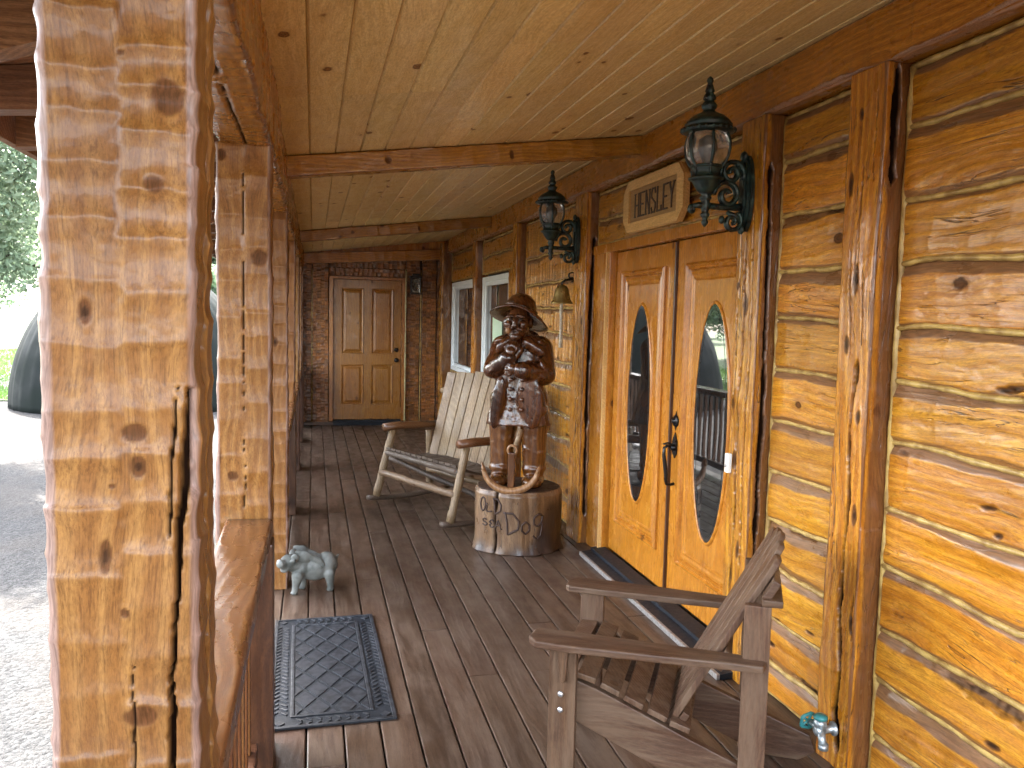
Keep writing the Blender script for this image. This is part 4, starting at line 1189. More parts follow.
pts = [(.030*math.cos(t)*(1+.08*math.cos(5*t)), .030*math.sin(t)*(1+.08*math.cos(5*t)), 0) for t in np.linspace(0, 2*math.pi, 31)]
mb.tube([(Mh @ Vector(p))[:] for p in pts], .006, n=8, cap=False)
for k in range(5):
    t = 2*math.pi*k/5
    mb.tube([(Mh @ Vector((0, 0, 0)))[:], (Mh @ Vector((.03*math.cos(t), .03*math.sin(t), 0)))[:]], .005, n=6)
mb.build('handle_wheel', M['teal'], tp)
mb = MB(); mb.lathe([(.024, 0), (.026, .01), (.014, .018)], 14, Matrix.Translation((-.058, 0, .042))); mb.build('cap', M['teal'], tp)

# ------------------------------------------------------------------ organic shapes: primitives melted together
def melt(name, mbx, voxel, mat, parent, smooth=3, rough=.0):
    me = bpy.data.meshes.new(name); me.from_pydata(mbx.v, [], mbx.f)
    o = bpy.data.objects.new(name, me); COL.objects.link(o)
    m = o.modifiers.new('r', 'REMESH'); m.mode = 'VOXEL'; m.voxel_size = voxel; m.use_smooth_shade = True
    if smooth:
        s = o.modifiers.new('s', 'SMOOTH'); s.iterations = smooth; s.factor = .5
    dg = bpy.context.evaluated_depsgraph_get()
    nm = bpy.data.meshes.new_from_object(o.evaluated_get(dg))
    bpy.data.objects.remove(o)
    if rough:
        n = len(nm.vertices); co_ = np.empty(n*3); nm.vertices.foreach_get('co', co_); co_ = co_.reshape(-1, 3)
        no = np.empty(n*3); nm.vertices.foreach_get('normal', no); no = no.reshape(-1, 3)
        d = rough*(np.floor((fbm(co_[:, 2]*14+co_[:, 0]*9, co_[:, 1]*12-co_[:, 0]*8, 5)+.5)*7)/7-.5)
        nm.vertices.foreach_set('co', (co_+no*d[:, None]).ravel())
    nm.name = name
    nm.polygons.foreach_set('use_smooth', [True]*len(nm.polygons))
    nm.materials.clear(); nm.materials.append(mat); nm.update()
    return link(bpy.data.objects.new(name, nm), parent)
def rotm(x=0, y=0, z=0):
    from mathutils import Euler
    return Euler((R(x), R(y), R(z))).to_matrix()

# ------------------------------------------------------------------ carved fisherman
ST = empty('carved_statue', (1.42, 5.63, 0), R(-24), label='polished carved wooden fisherman with hat and anchor on a stump lettered OLD SEA DOG', cat='statue')
SB = .43
# stump
nth, nzs = 150, 90
th = np.linspace(0, 2*math.pi, nth, endpoint=False); zz = np.linspace(.002, SB, nzs)
TH, ZZ = np.meshgrid(th, zz, indexing='ij')
def stump_r(t, z):
    ct, s_ = np.cos(t), np.sin(t)
    r = .305+.016*vn(ct*1.6+5, s_*1.6, 21)*2+.010*vn(ct*5+5, s_*5+z*1.5, 22)+.03*np.clip((.1-z)/.1, 0, 1)**2*(.5+vn(ct*4, s_*4, 23))
    return r-.012*sstep(SB-.035, SB, z)
RR = stump_r(TH, ZZ)
RR = RR+.003*fbm(TH*40, ZZ*6, 24)
cr_t = R(250)+.02*np.sin(ZZ*20)
crm = 1-sstep(.006, .014, np.abs((TH-cr_t))*.3)
RR = RR-.015*crm
mkS = np.zeros(TH.shape+(4,)); mkS[..., 0] = crm
barkm = sstep(.0, .12, .09+.05*vn(TH*5, TH*0, 28)*2+np.where((TH > R(292)) | (TH < R(80)), .05+.28*sstep(R(292), R(330), np.where(TH < R(90), R(330), TH)), 0)-ZZ+.06*vn(TH*8, ZZ*14, 29))
mkS[..., 2] = barkm
PS = np.stack([RR*np.cos(TH), RR*np.sin(TH)*.93, ZZ], -1)
stump = grid_obj('stump', PS, M['stump'], ST, mkS, wrap=True, caps=True)
tops = MB(); tops.prism([(float(stump_r(np.array(t), np.array(SB)))*.97*math.cos(t), float(stump_r(np.array(t), np.array(SB)))*.9*math.sin(t)) for t in th], SB+.001, SB+.006); tops.build('stump_top', M['burn'], ST)
# burnt lettering: strokes wrapped on the stump
GL = {'O': [[(.5, 1), (.15, .85), (0, .5), (.15, .12), (.5, 0), (.85, .15), (1, .5), (.85, .88), (.5, 1)]],
      'L': [[(.1, 1), (0, .1), (.3, .0), (1, .1)]],
      'D': [[(.1, 1), (.25, .5), (.3, 0)], [(0, .95), (.6, .95), (1, .6), (.95, .25), (.3, 0)]],
      'S': [[(.9, .85), (.5, 1), (.1, .8), (.2, .55), (.8, .45), (.95, .2), (.5, 0), (.05, .15)]],
      'E': [[(.9, .8), (.5, 1), (.1, .7), (.5, .5), (.1, .3), (.4, 0), (.95, .15)]],
      'A': [[(0, 0), (.45, 1), (1, 0)], [(.2, .4), (.85, .4)]],
      'o': [[(.5, .7), (.1, .5), (.1, .2), (.5, 0), (.9, .2), (.9, .5), (.5, .7)]],
      'g': [[(.9, .95), (.5, 1), (.1, .8), (.15, .45), (.5, .35), (.9, .6), (.95, .9), (.95, .3), (.8, -.15), (.4, -.35), (.05, -.15)]]}
mb = MB()
def letter(g, a0, z0, w, h, tilt=0.0, r=.006):
    """a0: angle of the letter's left side (deg) on the stump, growing to the right"""
    for st in GL[g]:
        st2 = []
        for (p, q) in zip(st[:-1], st[1:]):
            for k in range(5): st2.append((p[0]+(q[0]-p[0])*k/5, p[1]+(q[1]-p[1])*k/5))
        st2.append(st[-1])
        pts = []
        for (x, y) in st2:
            a = R(a0)+(x*w+y*tilt)/.305; z = z0+y*h
            rr = float(stump_r(np.array(a % (2*math.pi)), np.array(z)))+.001
            pts.append((rr*math.cos(a), rr*math.sin(a)*.93, z))
        mb.tube(pts, r, n=6)
letter('O', 226, .285, .048, .095); letter('L', 236.5, .285, .045, .06); letter('D', 246, .275, .065, .11, r=.0065)
letter('S', 230, .185, .044, .05, r=.005); letter('E', 240.5, .178, .042, .055, r=.005); letter('A', 250, .172, .05, .065, r=.005)
letter('D', 262, .145, .105, .155, r=.0078); letter('o', 284, .15, .066, .125, r=.0072); letter('g', 299.5, .155, .075, .13, r=.0072)
mb.build('lettering', M['burn'], stump)

# figure: legs with boots, head; local z from SB
def P_(x, y, z): return (x, y, z+SB)
mb = MB()
for sx in (-1, 1):
    cx = .107*sx-.005
    mb.cap(P_(cx, .0, .62), P_(cx*1.05, .0, .40), .105, .100)
    mb.cap(P_(cx*1.05, .0, .42), P_(cx*1.1, -.01, .10), .098, .078)
    for zf, yf in ((.30-.03*sx, -.045), (.19+.02*sx, -.035)):
        mb.ell(P_(cx*1.06, yf, zf), (.085, .05, .026), rotm(14, 18*sx, 0))
    mb.ell(P_(cx*1.1, -.01, .13), (.088, .088, .05))
    mb.ell(P_(cx*1.12, -.055, .045), (.078, .135, .052)); mb.ell(P_(cx*1.12, .03, .05), (.072, .075, .06))
melt('legs', mb, .009, M['statue_leg'], ST, 2, .008)
# coat: body, skirt, sleeves, collar
mb = MB()
sec = [(.44, .238, .178), (.50, .228, .17), (.58, .208, .158), (.68, .185, .148), (.78, .172, .145), (.88, .168, .142), (.96, .16, .138), (1.02, .135, .12), (1.07, .085, .088)]
V = []; n = 40
for z, rx, ry in sec:
    for k in range(n):
        t = 2*math.pi*k/n
        sq = (abs(math.cos(t))**3.0+abs(math.sin(t))**3.0)**(-1/3.0)
        V.append(P_(rx*math.cos(t)*sq*.97, ry*math.sin(t)*sq*.97, z))
F = [tuple(range(n-1, -1, -1)), tuple(range((len(sec)-1)*n, len(sec)*n))]
for i in range(len(sec)-1):
    for k in range(n): F.append((i*n+k, i*n+(k+1) % n, (i+1)*n+(k+1) % n, (i+1)*n+k))
mb.add(V, F)
# sleeves
mb.cap(P_(-.135, -.0, .98), P_(-.178, -.08, .83), .082, .072); mb.cap(P_(-.178, -.085, .83), P_(-.05, -.21, .915), .070, .056)
mb.cap(P_(.14, .0, .98), P_(.185, -.07, .80), .086, .078); mb.cap(P_(.185, -.075, .80), P_(.04, -.22, .835), .078, .060)
mb.ell(P_(-.062, -.205, .90), (.055, .05, .062), rotm(0, 40, 0)); mb.ell(P_(.06, -.222, .832), (.05, .056, .066), rotm(0, -10, 0))
# folds in the sleeves
for (p, r) in (((-.172, -.12, .88), 30), ((-.14, -.14, .85), 50), ((.185, -.13, .86), -30), ((.15, -.15, .81), -60), ((.12, -.17, .85), -70)):
    mb.ell(P_(*p), (.022, .045, .075), rotm(0, r, 0))
# open front flaps
mb.ell(P_(-.125, -.165, .60), (.05, .022, .19), rotm(6, 8, 12)); mb.ell(P_(.10, -.165, .62), (.095, .028, .2), rotm(5, -4, -8))
mb.ell(P_(.16, -.15, .56), (.06, .03, .05), rotm(0, 0, 0))
melt('coat', mb, .008, M['statue'], ST, 2, .011)
mb = MB()
mb.ell(P_(-.085, -.12, 1.00), (.085, .035, .055), rotm(35, -38, 14)); mb.ell(P_(.10, -.115, .985), (.105, .036, .055), rotm(35, 30, -14))
mb.ell(P_(-.13, -.02, 1.035), (.07, .09, .03), rotm(0, -25, 0)); mb.ell(P_(.13, -.01, 1.03), (.085, .10, .032), rotm(0, 25, 0)); mb.ell(P_(0, .06, 1.06), (.12, .06, .045), rotm(-20, 0, 0))
mb.cap(P_(.02, -.155, .97), P_(-.02, -.175, .90), .032, .022)
melt('collar', mb, .007, M['statue'], ST, 2, .005)
# hands with fingers, one at the pipe and one across the chest
def hand(name, wrist, palm, fdir, side, curl):
    m_ = MB(); w_ = Vector(wrist); p_ = Vector(palm); f_ = Vector(fdir).normalized(); s_ = Vector(side).normalized(); c_ = Vector(curl).normalized()
    m_.cap(w_, p_, .030, .030); m_.ell(p_, (.036, .030, .036))
    for k, ln in enumerate((.052, .062, .058, .045)):
        b = p_+s_*((k-1.5)*.0185)+f_*.018
        k1_ = b+f_*ln*.5+c_*.004; k2_ = k1_+f_*ln*.22+c_*ln*.42; k3_ = k2_-f_*ln*.12+c_*ln*.32
        m_.cap(b, k1_, .0115, .0108); m_.cap(k1_, k2_, .0108, .0098); m_.cap(k2_, k3_, .0098, .0085)
    t0 = p_-s_*.026; t1 = t0-s_*.020+f_*.024; t2 = t1+f_*.026+s_*.006+c_*.006
    m_.cap(t0, t1, .0135, .0115); m_.cap(t1, t2, .0115, .009)
    return melt(name, m_, .0045, M['statue_face'], ST, 1)
hand('hand', P_(-.055, -.21, .91), P_(-.03, -.225, .955), (.25, -.1, 1), (.9, .0, -.25), (.2, .9, .25))
hand('hand', P_(.05, -.225, .83), P_(-.01, -.235, .842), (-1, -.05, .12), (.1, -.1, 1), (.0, .7, -.3))
# buttons in two rows
for sx in (-.035, .045):
    for zz_ in (.56, .63, .70, .765):
        mb = MB(); mb.ell(P_(sx+.012*(zz_-.6), -.188, zz_), (.016, .012, .016), n=8); mb.build('button', M['statue'], ST)
# head
mb = MB()
HX, HY, HZ = -.015, -.065, 1.155
mb.ell(P_(HX, HY+.012, HZ+.015), (.078, .092, .105)); mb.ell(P_(HX, HY-.02, HZ-.05), (.062, .070, .065)); mb.cap(P_(0, .0, 1.0), P_(HX, HY+.03, HZ-.03), .075, .07)
mb.ell(P_(HX, HY-.098, HZ+.002), (.017, .025, .032), rotm(-18, 0, 0)); mb.ell(P_(HX, HY-.105, HZ-.020), (.022, .018, .014))
for sx in (-1, 1):
    mb.ell(P_(HX+.034*sx, HY-.078, HZ+.038), (.030, .018, .011), rotm(0, 12*sx, 0)); mb.ell(P_(HX+.046*sx, HY-.072, HZ-.012), (.026, .022, .024))
    mb.ell(P_(HX+.026*sx, HY-.088, HZ-.040), (.030, .018, .013), rotm(0, 22*sx, 0)); mb.ell(P_(HX+.08*sx, HY+.015, HZ), (.014, .026, .036))
mb.ell(P_(HX, HY-.082, HZ-.062), (.030, .014, .008)); mb.ell(P_(HX, HY-.07, HZ-.088), (.036, .030, .030))
mb.v = [(HX+(v[0]-HX)*1.14, HY+(v[1]-HY)*1.14, (HZ+SB)+(v[2]-HZ-SB)*1.10) for v in mb.v]
hd = melt('head', mb, .005, M['statue_face'], ST, 1, .003)
for sx in (-1, 1):
    mb = MB(); mb.ell(P_(HX+.036*sx, HY-.094, HZ+.022), (.014, .008, .008), n=8); mb.build('eye', M['burn'], hd)
mb = MB(); mb.tube([P_(HX-.018, HY-.088, HZ-.052), P_(HX-.032, HY-.125, HZ-.058), P_(HX-.038, HY-.150, HZ-.068)], [.006, .006, .007], n=8)
mb.lathe([(.010, 0), (.017, .008), (.018, .034), (.013, .038)], 14, Matrix.Translation(P_(HX-.039, HY-.155, HZ-.074))); mb.build('pipe', M['anchor'], ST)
# sou'wester hat
mb = MB()
n = 56
V = []; F = []
rings_ = [(.000, .118), (.045, .110), (.078, .075), (.094, .03), (.098, -.005), (.112, -.018), (.15, -.045), (.178, -.075)]
rings_in = [(.172, -.083), (.14, -.056), (.10, -.028), (.088, -.01), (.08, .04), (.04, .09), (.0, .10)]
allr = rings_+rings_in
for (r, z) in allr:
    for k in range(n):
        t = 2*math.pi*k/n
        back = .5+.5*math.sin(t)            # +y is the back
        ext = 1+(max(0, r-.098)/.08)*(.34*back-.30*(1-back))
        zz_ = z-(max(0, r-.098)/.08)*(.035*back-.045*(1-back)*.9)-.012*(max(0, r-.09)/.08)*math.cos(2*t)
        V.append((r*ext*math.cos(t)*.96, r*ext*math.sin(t)*1.05, zz_))
for i in range(len(allr)-1):
    for k in range(n): F.append((i*n+k, (i+1)*n+k, (i+1)*n+(k+1) % n, i*n+(k+1) % n))
Mh = Matrix.Translation(P_(HX+.012, HY+.045, HZ+.098)) @ Matrix.Rotation(R(13), 4, 'Y') @ Matrix.Rotation(R(-13), 4, 'X') @ Matrix.Diagonal((1.19, 1.15, .86, 1))
mb.add([(Mh @ Vector(v))[:] for v in V], F, True)
hat = mb.build('hat', M['statue'], ST)
mb = MB()
pts = [(Mh @ Vector((.101*math.cos(t)*.96, .101*math.sin(t)*1.05, -.004)))[:] for t in np.linspace(0, 2*math.pi, 41)]
mb.tube(pts, .008, n=6, cap=False); mb.build('hat_band', M['statue'], hat)
# anchor leaning at the feet
mb = MB()
ay = -.245
arc = [(-.01+.19*math.cos(t), ay-.02*math.sin(-t), .175+.165*math.sin(t)) for t in np.linspace(R(190), R(350), 22)]
mb.tube([P_(*p) for p in arc], [.016+.012*math.sin(math.pi*k/21) for k in range(22)], n=10)
for a, b in ((0, 1), (-1, -2)):
    e = Vector(P_(*arc[a])); d = (e-Vector(P_(*arc[b]))).normalized()
    mb.tube([e-d*.01, e+d*.02, e+d*.055], [.030, .024, .003], n=8, flat=.5)
mb.build('anchor_arms', M['anchor'], ST)
mb = MB(); mb.box((-.026, ay-.032, SB+.035), (.020, ay+.012, SB+.275), bev=.008); mb.build('anchor_shank', M['statue_leg'], ST)
mb = MB(); mb.tube([P_(.0+.03*math.cos(t), ay-.01, .29+.032*math.sin(t)) for t in np.linspace(0, 2*math.pi, 21)], .009, n=8, cap=False); mb.build('anchor_ring', M['anchor'], ST)
mb = MB(); mb.tube([P_(.012, ay+.03, .30), P_(.03, ay+.05, .37), P_(.046, ay+.065, .425)], [.018, .018, .016], n=10); mb.build('anchor_stock', M['greypole'], ST)

# ------------------------------------------------------------------ stone pig
pg = empty('pig_figurine', (-.005, 4.86, 0), R(8), label='small grey stone pig with folded wings standing on the deck boards', cat='figurine')
mb = MB()
S = 1.0
mb.ell((.02, 0, .145), (.105, .072, .074)); mb.ell((.085, 0, .15), (.066, .068, .074)); mb.ell((-.055, -.004, .15), (.066, .062, .068)); mb.ell((.02, 0, .120), (.085, .06, .06))
mb.cap((-.07, -.005, .165), (-.125, -.022, .182), .056, .050); mb.ell((-.135, -.028, .185), (.050, .048, .050)); mb.cap((-.15, -.042, .18), (-.182, -.066, .192), .034, .026)
mb.ell((-.186, -.069, .195), (.014, .028, .028), rotm(0, -10, 35)); mb.ell((-.155, -.04, .155), (.03, .03, .02), rotm(0, -20, 30))
for (x, y, dx) in ((-.085, -.045, -.018), (-.045, .04, .0), (.095, -.042, .008), (.105, .04, .012)):
    mb.cap((x, y, .11), (x+dx*.6, y, .055), .036, .022); mb.cap((x+dx*.6, y, .055), (x+dx, y-.002, .014), .021, .018); mb.ell((x+dx-.004, y-.002, .011), (.021, .018, .012))
mb.cap((.14, .0, .18), (.155, .01, .196), .010, .006)
body = melt('body', mb, .0042, M['pig'], pg, 2, .002)
for sy, ang in ((-1, 18), (1, -18)):
    mb = MB(); mb.ell((-.105, -.02+.042*sy, .218), (.024, .012, .036), rotm(-30*sy, 25, 10*sy)); mb.ell((-.118, -.022+.052*sy, .20), (.018, .010, .026), rotm(-45*sy, 35, 0)); melt('ear', mb, .004, M['pig'], pg, 1)
for sy in (-1, 1):
    mb = MB()
    for k in range(5):
        mb.ell((-.050+.022*k, .058*sy, .236-.013*k), (.056-.003*k, .012, .019), rotm(-16*sy, 20+8*k, 4*sy))
    mb.ell((-.052, .052*sy, .215), (.042, .018, .045), rotm(-15*sy, 20, 0))
    melt('wing', mb, .0035, M['pig'], pg, 1)
mb = MB()
for sy in (-1, 1): mb.ell((-.163, -.040+.030*sy, .207), (.005, .006, .005), n=6)
mb.build('eyes', M['burn'], pg)

# ------------------------------------------------------------------ rubber doormat
mt = empty('doormat', (.072, 3.79, .002), R(1), label='black rubber doormat with diamond lattice lying beside the second post', cat='doormat')
W_, L_ = .50, 1.175
mb = MB(); mb.box((-W_/2, -L_/2, 0), (W_/2, L_/2, .006), bev=.002); mb.build('base', M['rubber'], mt)
mb = MB()
def strip(x0, x1, y0, y1, h): mb.box((x0, y0, .0058), (x1, y1, h), bev=.0015)
bw_ = .085
# outer and inner frames
for (a, b) in ((W_/2, .016), (W_/2-bw_, .014)):
    ly = L_/2-(W_/2-a)
    strip(-a, -a+b, -ly, ly, .0115); strip(a-b, a, -ly, ly, .0115); strip(-a+b+.0003, a-b-.0003, ly-b, ly, .0112); strip(-a+b+.0003, a-b-.0003, -ly, -ly+b, .0112)
mb.build('border', M['rubber_hi'], mt)
mb = MB()
# diamond pads in the field
iw_, il_ = W_/2-bw_-.018, L_/2-bw_-.018
dx, dy = .054, .088
def clip_poly(poly, x0, x1, y0, y1):
    def cl(p, ins, inter):
        o_ = []
        for i in range(len(p)):
            a, b = p[i-1], p[i]
            if ins(b):
                if not ins(a): o_.append(inter(a, b))
                o_.append(b)
            elif ins(a): o_.append(inter(a, b))
        return o_
    def ix(v): return lambda a, b: (v, a[1]+(b[1]-a[1])*(v-a[0])/(b[0]-a[0]))
    def iy(v): return lambda a, b: (a[0]+(b[0]-a[0])*(v-a[1])/(b[1]-a[1]), v)
    for ins, it in ((lambda p: p[0] >= x0, ix(x0)), (lambda p: p[0] <= x1, ix(x1)), (lambda p: p[1] >= y0, iy(y0)), (lambda p: p[1] <= y1, iy(y1))):
        if not poly: return poly
        poly = cl(poly, ins, it)
    return poly
nx_ = int(iw_/dx)+2; ny_ = int(il_/dy)+2
for i in range(-2*nx_, 2*nx_+1):
    for j in range(-2*ny_, 2*ny_+1):
        if (i+j) % 2: continue
        cx, cy2 = i*dx, j*dy
        g = .82
        poly = [(cx-dx*g, cy2), (cx, cy2-dy*g), (cx+dx*g, cy2), (cx, cy2+dy*g)]
        poly = clip_poly(poly, -iw_, iw_, -il_, il_)
        if len(poly) >= 3:
            ar = abs(sum(poly[k-1][0]*poly[k][1]-poly[k][0]*poly[k-1][1] for k in range(len(poly))))/2
            if ar > 1e-4: mb.prism(poly, .0058, .0094)
# scroll-like nubs along the border band
xm = W_/2-bw_/2-.0; n_ = 26
for sx in (-1, 1):
    for k in range(n_):
        y = -L_/2+bw_+.02+(L_-2*bw_-.04)*(k+.5)/n_
        for q, off in ((-1, .018), (1, -.018)):
            Mx = Matrix.Translation((sx*xm+off, y+(.008 if q > 0 else 0), 0)) @ Matrix.Rotation(R(45*q), 4, 'Z')
            mb.box((-.016, -.005, .0058), (.016, .005, .0102), Mx, bev=.0015)
n_ = 8
for sy in (-1, 1):
    for k in range(n_):
        x = -W_/2+bw_+.015+(W_-2*bw_-.03)*(k+.5)/n_
        for q, off in ((-1, .016), (1, -.016)):
            Mx = Matrix.Translation((x, sy*(L_/2-bw_/2-.002)+off, 0)) @ Matrix.Rotation(R(45*q), 4, 'Z')
            mb.box((-.015, -.005, .0058), (.015, .005, .0102), Mx, bev=.0015)
    for sx in (-1, 1):
        cx, cy2 = sx*(W_/2-bw_/2), sy*(L_/2-bw_/2)
        mb.prism([(cx-.022, cy2), (cx, cy2-.022), (cx+.022, cy2), (cx, cy2+.022)], .0058, .0104)
mb.build('tread_pattern', M['rubber_hi'], mt)

# ------------------------------------------------------------------ Adirondack chair (local x: to the back, y: sideways)
ad = empty('adirondack_chair', (.905, 2.85, 0), R(-29.5), label='weathered brown slatted garden armchair facing the deck in front of the double doors', cat='chair')
def board(name, pts, th_, mat, M_=None, parent=ad, bev=.004):
    """polygon in (x,z) extruded along y by th_ around y=0 then moved by M_"""
    m_ = MB()
    m_.prism(pts, -th_/2, th_/2, Matrix(((1, 0, 0, 0), (0, 0, -1, 0), (0, 1, 0, 0), (0, 0, 0, 1))))
    if M_ is not None: m_.v = [(M_ @ Vector(v))[:] for v in m_.v]
    o = m_.build(name, mat, parent)
    if bev:
        b = o.modifiers.new('edge', 'BEVEL'); b.width = bev; b.segments = 2; b.limit_method = 'ANGLE'; b.angle_limit = R(40)
    return o
AH = .535
for sy in (-1, 1):
    # arm: flat paddle, wider in front
    m_ = MB()
    oy = sy*.295
    pl = [(-.045, -.045), (-.05, .02), (-.02, .062), (.10, .068), (.35, .052), (.60, .032), (.705, .030), (.715, -.02), (.705, -.05), (.55, -.056), (.30, -.062), (.05, -.066), (-.03, -.064)]
    pl = [(x, oy+y*sy) for x, y in pl]
    m_.prism(pl if sy > 0 else pl[::-1], AH, AH+.026)
    o = m_.build('armrest', M['adir'], ad); b = o.modifiers.new('edge', 'BEVEL'); b.width = .006; b.segments = 2; b.limit_method = 'ANGLE'; b.angle_limit = R(50)
    m_ = MB(); m_.box((.015, sy*.268-.017, 0), (.108, sy*.268+.017, AH-.0005), bev=.004); lg = m_.build('front_leg', M['adirZ'], ad)
    for zb in (.36, .305):
        m_ = MB(); m_.lathe([(.010, 0), (.010, .003), (.005, .006)], 12, Matrix.Translation((.058, sy*.286, zb)) @ Matrix.Rotation(R(-90*sy), 4, 'X')); m_.build('bolt', M['bolt'], lg)
    board('arm_bracket', [(.045, AH-.001), (.085, AH-.001), (.078, AH-.12), (.060, AH-.13)], .026, M['adirZ'], Matrix.Translation((0, sy*.300, 0)))
    board('side_rail', [(.02, .405), (.02, .275), (.10, .255), (.72, -.0), (.86, 0), (.92, .04), (.90, .10), (.80, .135), (.46, .262), (.33, .315), (.18, .375), (.08, .405)], .03, M['adir'], Matrix.Translation((0, sy*.234, 0)))
    m_ = MB(); m_.box((.640, sy*.262-.016, .0), (.722, sy*.262+.016, .735), bev=.004); m_.build('rear_upright', M['adirZ'], ad)
# seat slats
def seatz(x): return float(np.interp(x, [.04, .12, .20, .33, .47], [.400, .402, .375, .322, .268]))
for k, x in enumerate((.055, .135, .215, .295, .375, .45)):
    sl_ = (seatz(x+.04)-seatz(x-.04))/.08
    m_ = MB(); m_.box((-.034, -.252, 0), (.034, .252, .02), bev=.004)
    Mx = Matrix.Translation((x, 0, seatz(x)+.005)) @ Matrix.Rotation(-math.atan(sl_), 4, 'Y')
    m_.v = [(Mx @ Vector(v))[:] for v in m_.v]; m_.build('seat_slat', M['adirZ'], ad)
m_ = MB(); m_.box((.0, -.215, .29), (.018, .215, .385), bev=.003); m_.build('front_apron', M['adir'], ad)
# back slats
nb = 5
lean = math.atan2(.36, .67)
for k in range(nb):
    y0 = -.215+.43*(k+.5)/nb
    hgt = .745-.012*abs(k-2)**1.6
    wid = .083
    m_ = MB(); fan = (k-2)*.006
    m_.prism([(y0-wid/2*.86, 0), (y0+wid/2*.86, 0), (y0+fan+wid/2, hgt-.02), (y0+fan+wid/2-.015, hgt), (y0+fan-wid/2+.015, hgt), (y0+fan-wid/2, hgt-.02)], 0, .021)
    Mx = Matrix.Translation((.395, 0, .255)) @ Matrix.Rotation(lean, 4, 'Y') @ Matrix(((0, 0, 1, 0), (1, 0, 0, 0), (0, 1, 0, 0), (0, 0, 0, 1)))
    m_.v = [(Mx @ Vector(v))[:] for v in m_.v]
    o = m_.build('back_slat', M['adirZ'], ad); b = o.modifiers.new('edge', 'BEVEL'); b.width = .004; b.segments = 2; b.limit_method = 'ANGLE'
def bx(s): return .395+math.sin(lean)*s, .255+math.cos(lean)*s
for nm, s_, w2 in (('back_rail', .62, .27), ('lower_back_rail', .06, .215), ('mid_back_rail', .33, .245)):
    x_, z_ = bx(s_)
    m_ = MB(); m_.box((.0235, -w2, -.035), (.048, w2, .035), Matrix.Translation((x_, 0, z_)) @ Matrix.Rotation(lean, 4, 'Y'), bev=.004)
    m_.build(nm, M['adir'], ad)
m_ = MB(); m_.box((.692, -.285, .737), (.755, .285, .760), bev=.004); m_.build('rear_cross_rail', M['adir'], ad)

# ------------------------------------------------------------------ rustic rocking chair (local -y is the front)
A_ = Vector((1.03, 6.07)); B_ = Vector((.545, 7.09)); mid = (A_+B_)/2
ang = math.atan2((A_-B_).y, (A_-B_).x)
rc_ = empty('rocking_chair', (mid.x, mid.y, 0), ang, label='wide rustic pole rocking chair with pale weathered slat back and dark seat', cat='chair')
# local x from B (far) to A (near); which way is the back?  back dir = +y
HWc = .555
def pole(name, a, b, r, mat, parent=rc_):
    a = Vector(a); b = Vector(b); L = (b-a).length
    m_ = MB(); n = max(4, int(L/.06))
    m_.tube([(.006*(random.random()-.5), .006*(random.random()-.5), L*k/n) for k in range(n+1)], [r*(1+.16*(random.random()-.5)) for _ in range(n+1)], n=14, wob=.05)
    o = m_.build(name, mat, parent); at_bar(o, a, b); return o
for sx in (-1, 1):
    x = sx*HWc
    pole('front_leg', (x, -.02, .06), (x*.985, .13, .625), .032, M['greypole'])
    pole('rear_leg', (x*.99, .52, .06), (x*.97, .50, .60), .03, M['greypole'])
    # arm: half log
    m_ = MB(); m_.tube([(x*1.0, .05, .652), (x, .2, .658), (x*.985, .40, .652), (x*.97, .64, .645)], [.044, .046, .044, .042], n=14, wob=.05, flat=.75)
    m_.build('armrest', M['armlog'], rc_)
    # rocker
    m_ = MB(); pts = [(x, yv, .032+.10*((yv-.28)/.75)**2*1.0) for yv in np.linspace(-.10, 1.0, 22)]
    m_.tube(pts, .03, n=10, flat=.75, wob=.04); m_.build('rocker', M['greyseat'], rc_)
pole('front_stretcher', (-HWc, .03, .265), (HWc, .03, .265), .030, M['greypole'])
pole('seat_front_rail', (-HWc, .075, .432), (HWc, .075, .432), .028, M['greyseat'])
pole('rear_stretcher', (-HWc, .51, .25), (HWc, .51, .25), .026, M['greypole'])
pole('seat_back_rail', (-HWc, .50, .38), (HWc, .50, .38), .028, M['greyseat'])
pole('cross_brace', (-HWc+.1, .05, .40), (HWc-.15, .48, .13), .022, M['greyseat'])
ns = 13
for k in range(ns):
    x = -HWc+.03+(2*HWc-.06)*(k+.5)/ns
    m_ = MB(); n = 10; V = []
    w = (2*HWc-.06)/ns*.43
    for j in range(n+1):
        y = .05+.49*j/n; z = .467-.10*math.sin(min(1, j/n*1.05)*math.pi*.5)*.75+.01*random.random()*.2-.03*math.sin(math.pi*j/n)
        V += [(x-w, y, z), (x+w, y, z), (x+w, y, z+.02), (x-w, y, z+.02)]
    F = [(3, 2, 1, 0), (n*4, n*4+1, n*4+2, n*4+3)]
    for j in range(n):
        for i in range(4): F.append((j*4+i, j*4+(i+1) % 4, (j+1)*4+(i+1) % 4, (j+1)*4+i))
    m_.add(V, F); m_.build('seat_slat', M['greyseat'], rc_)
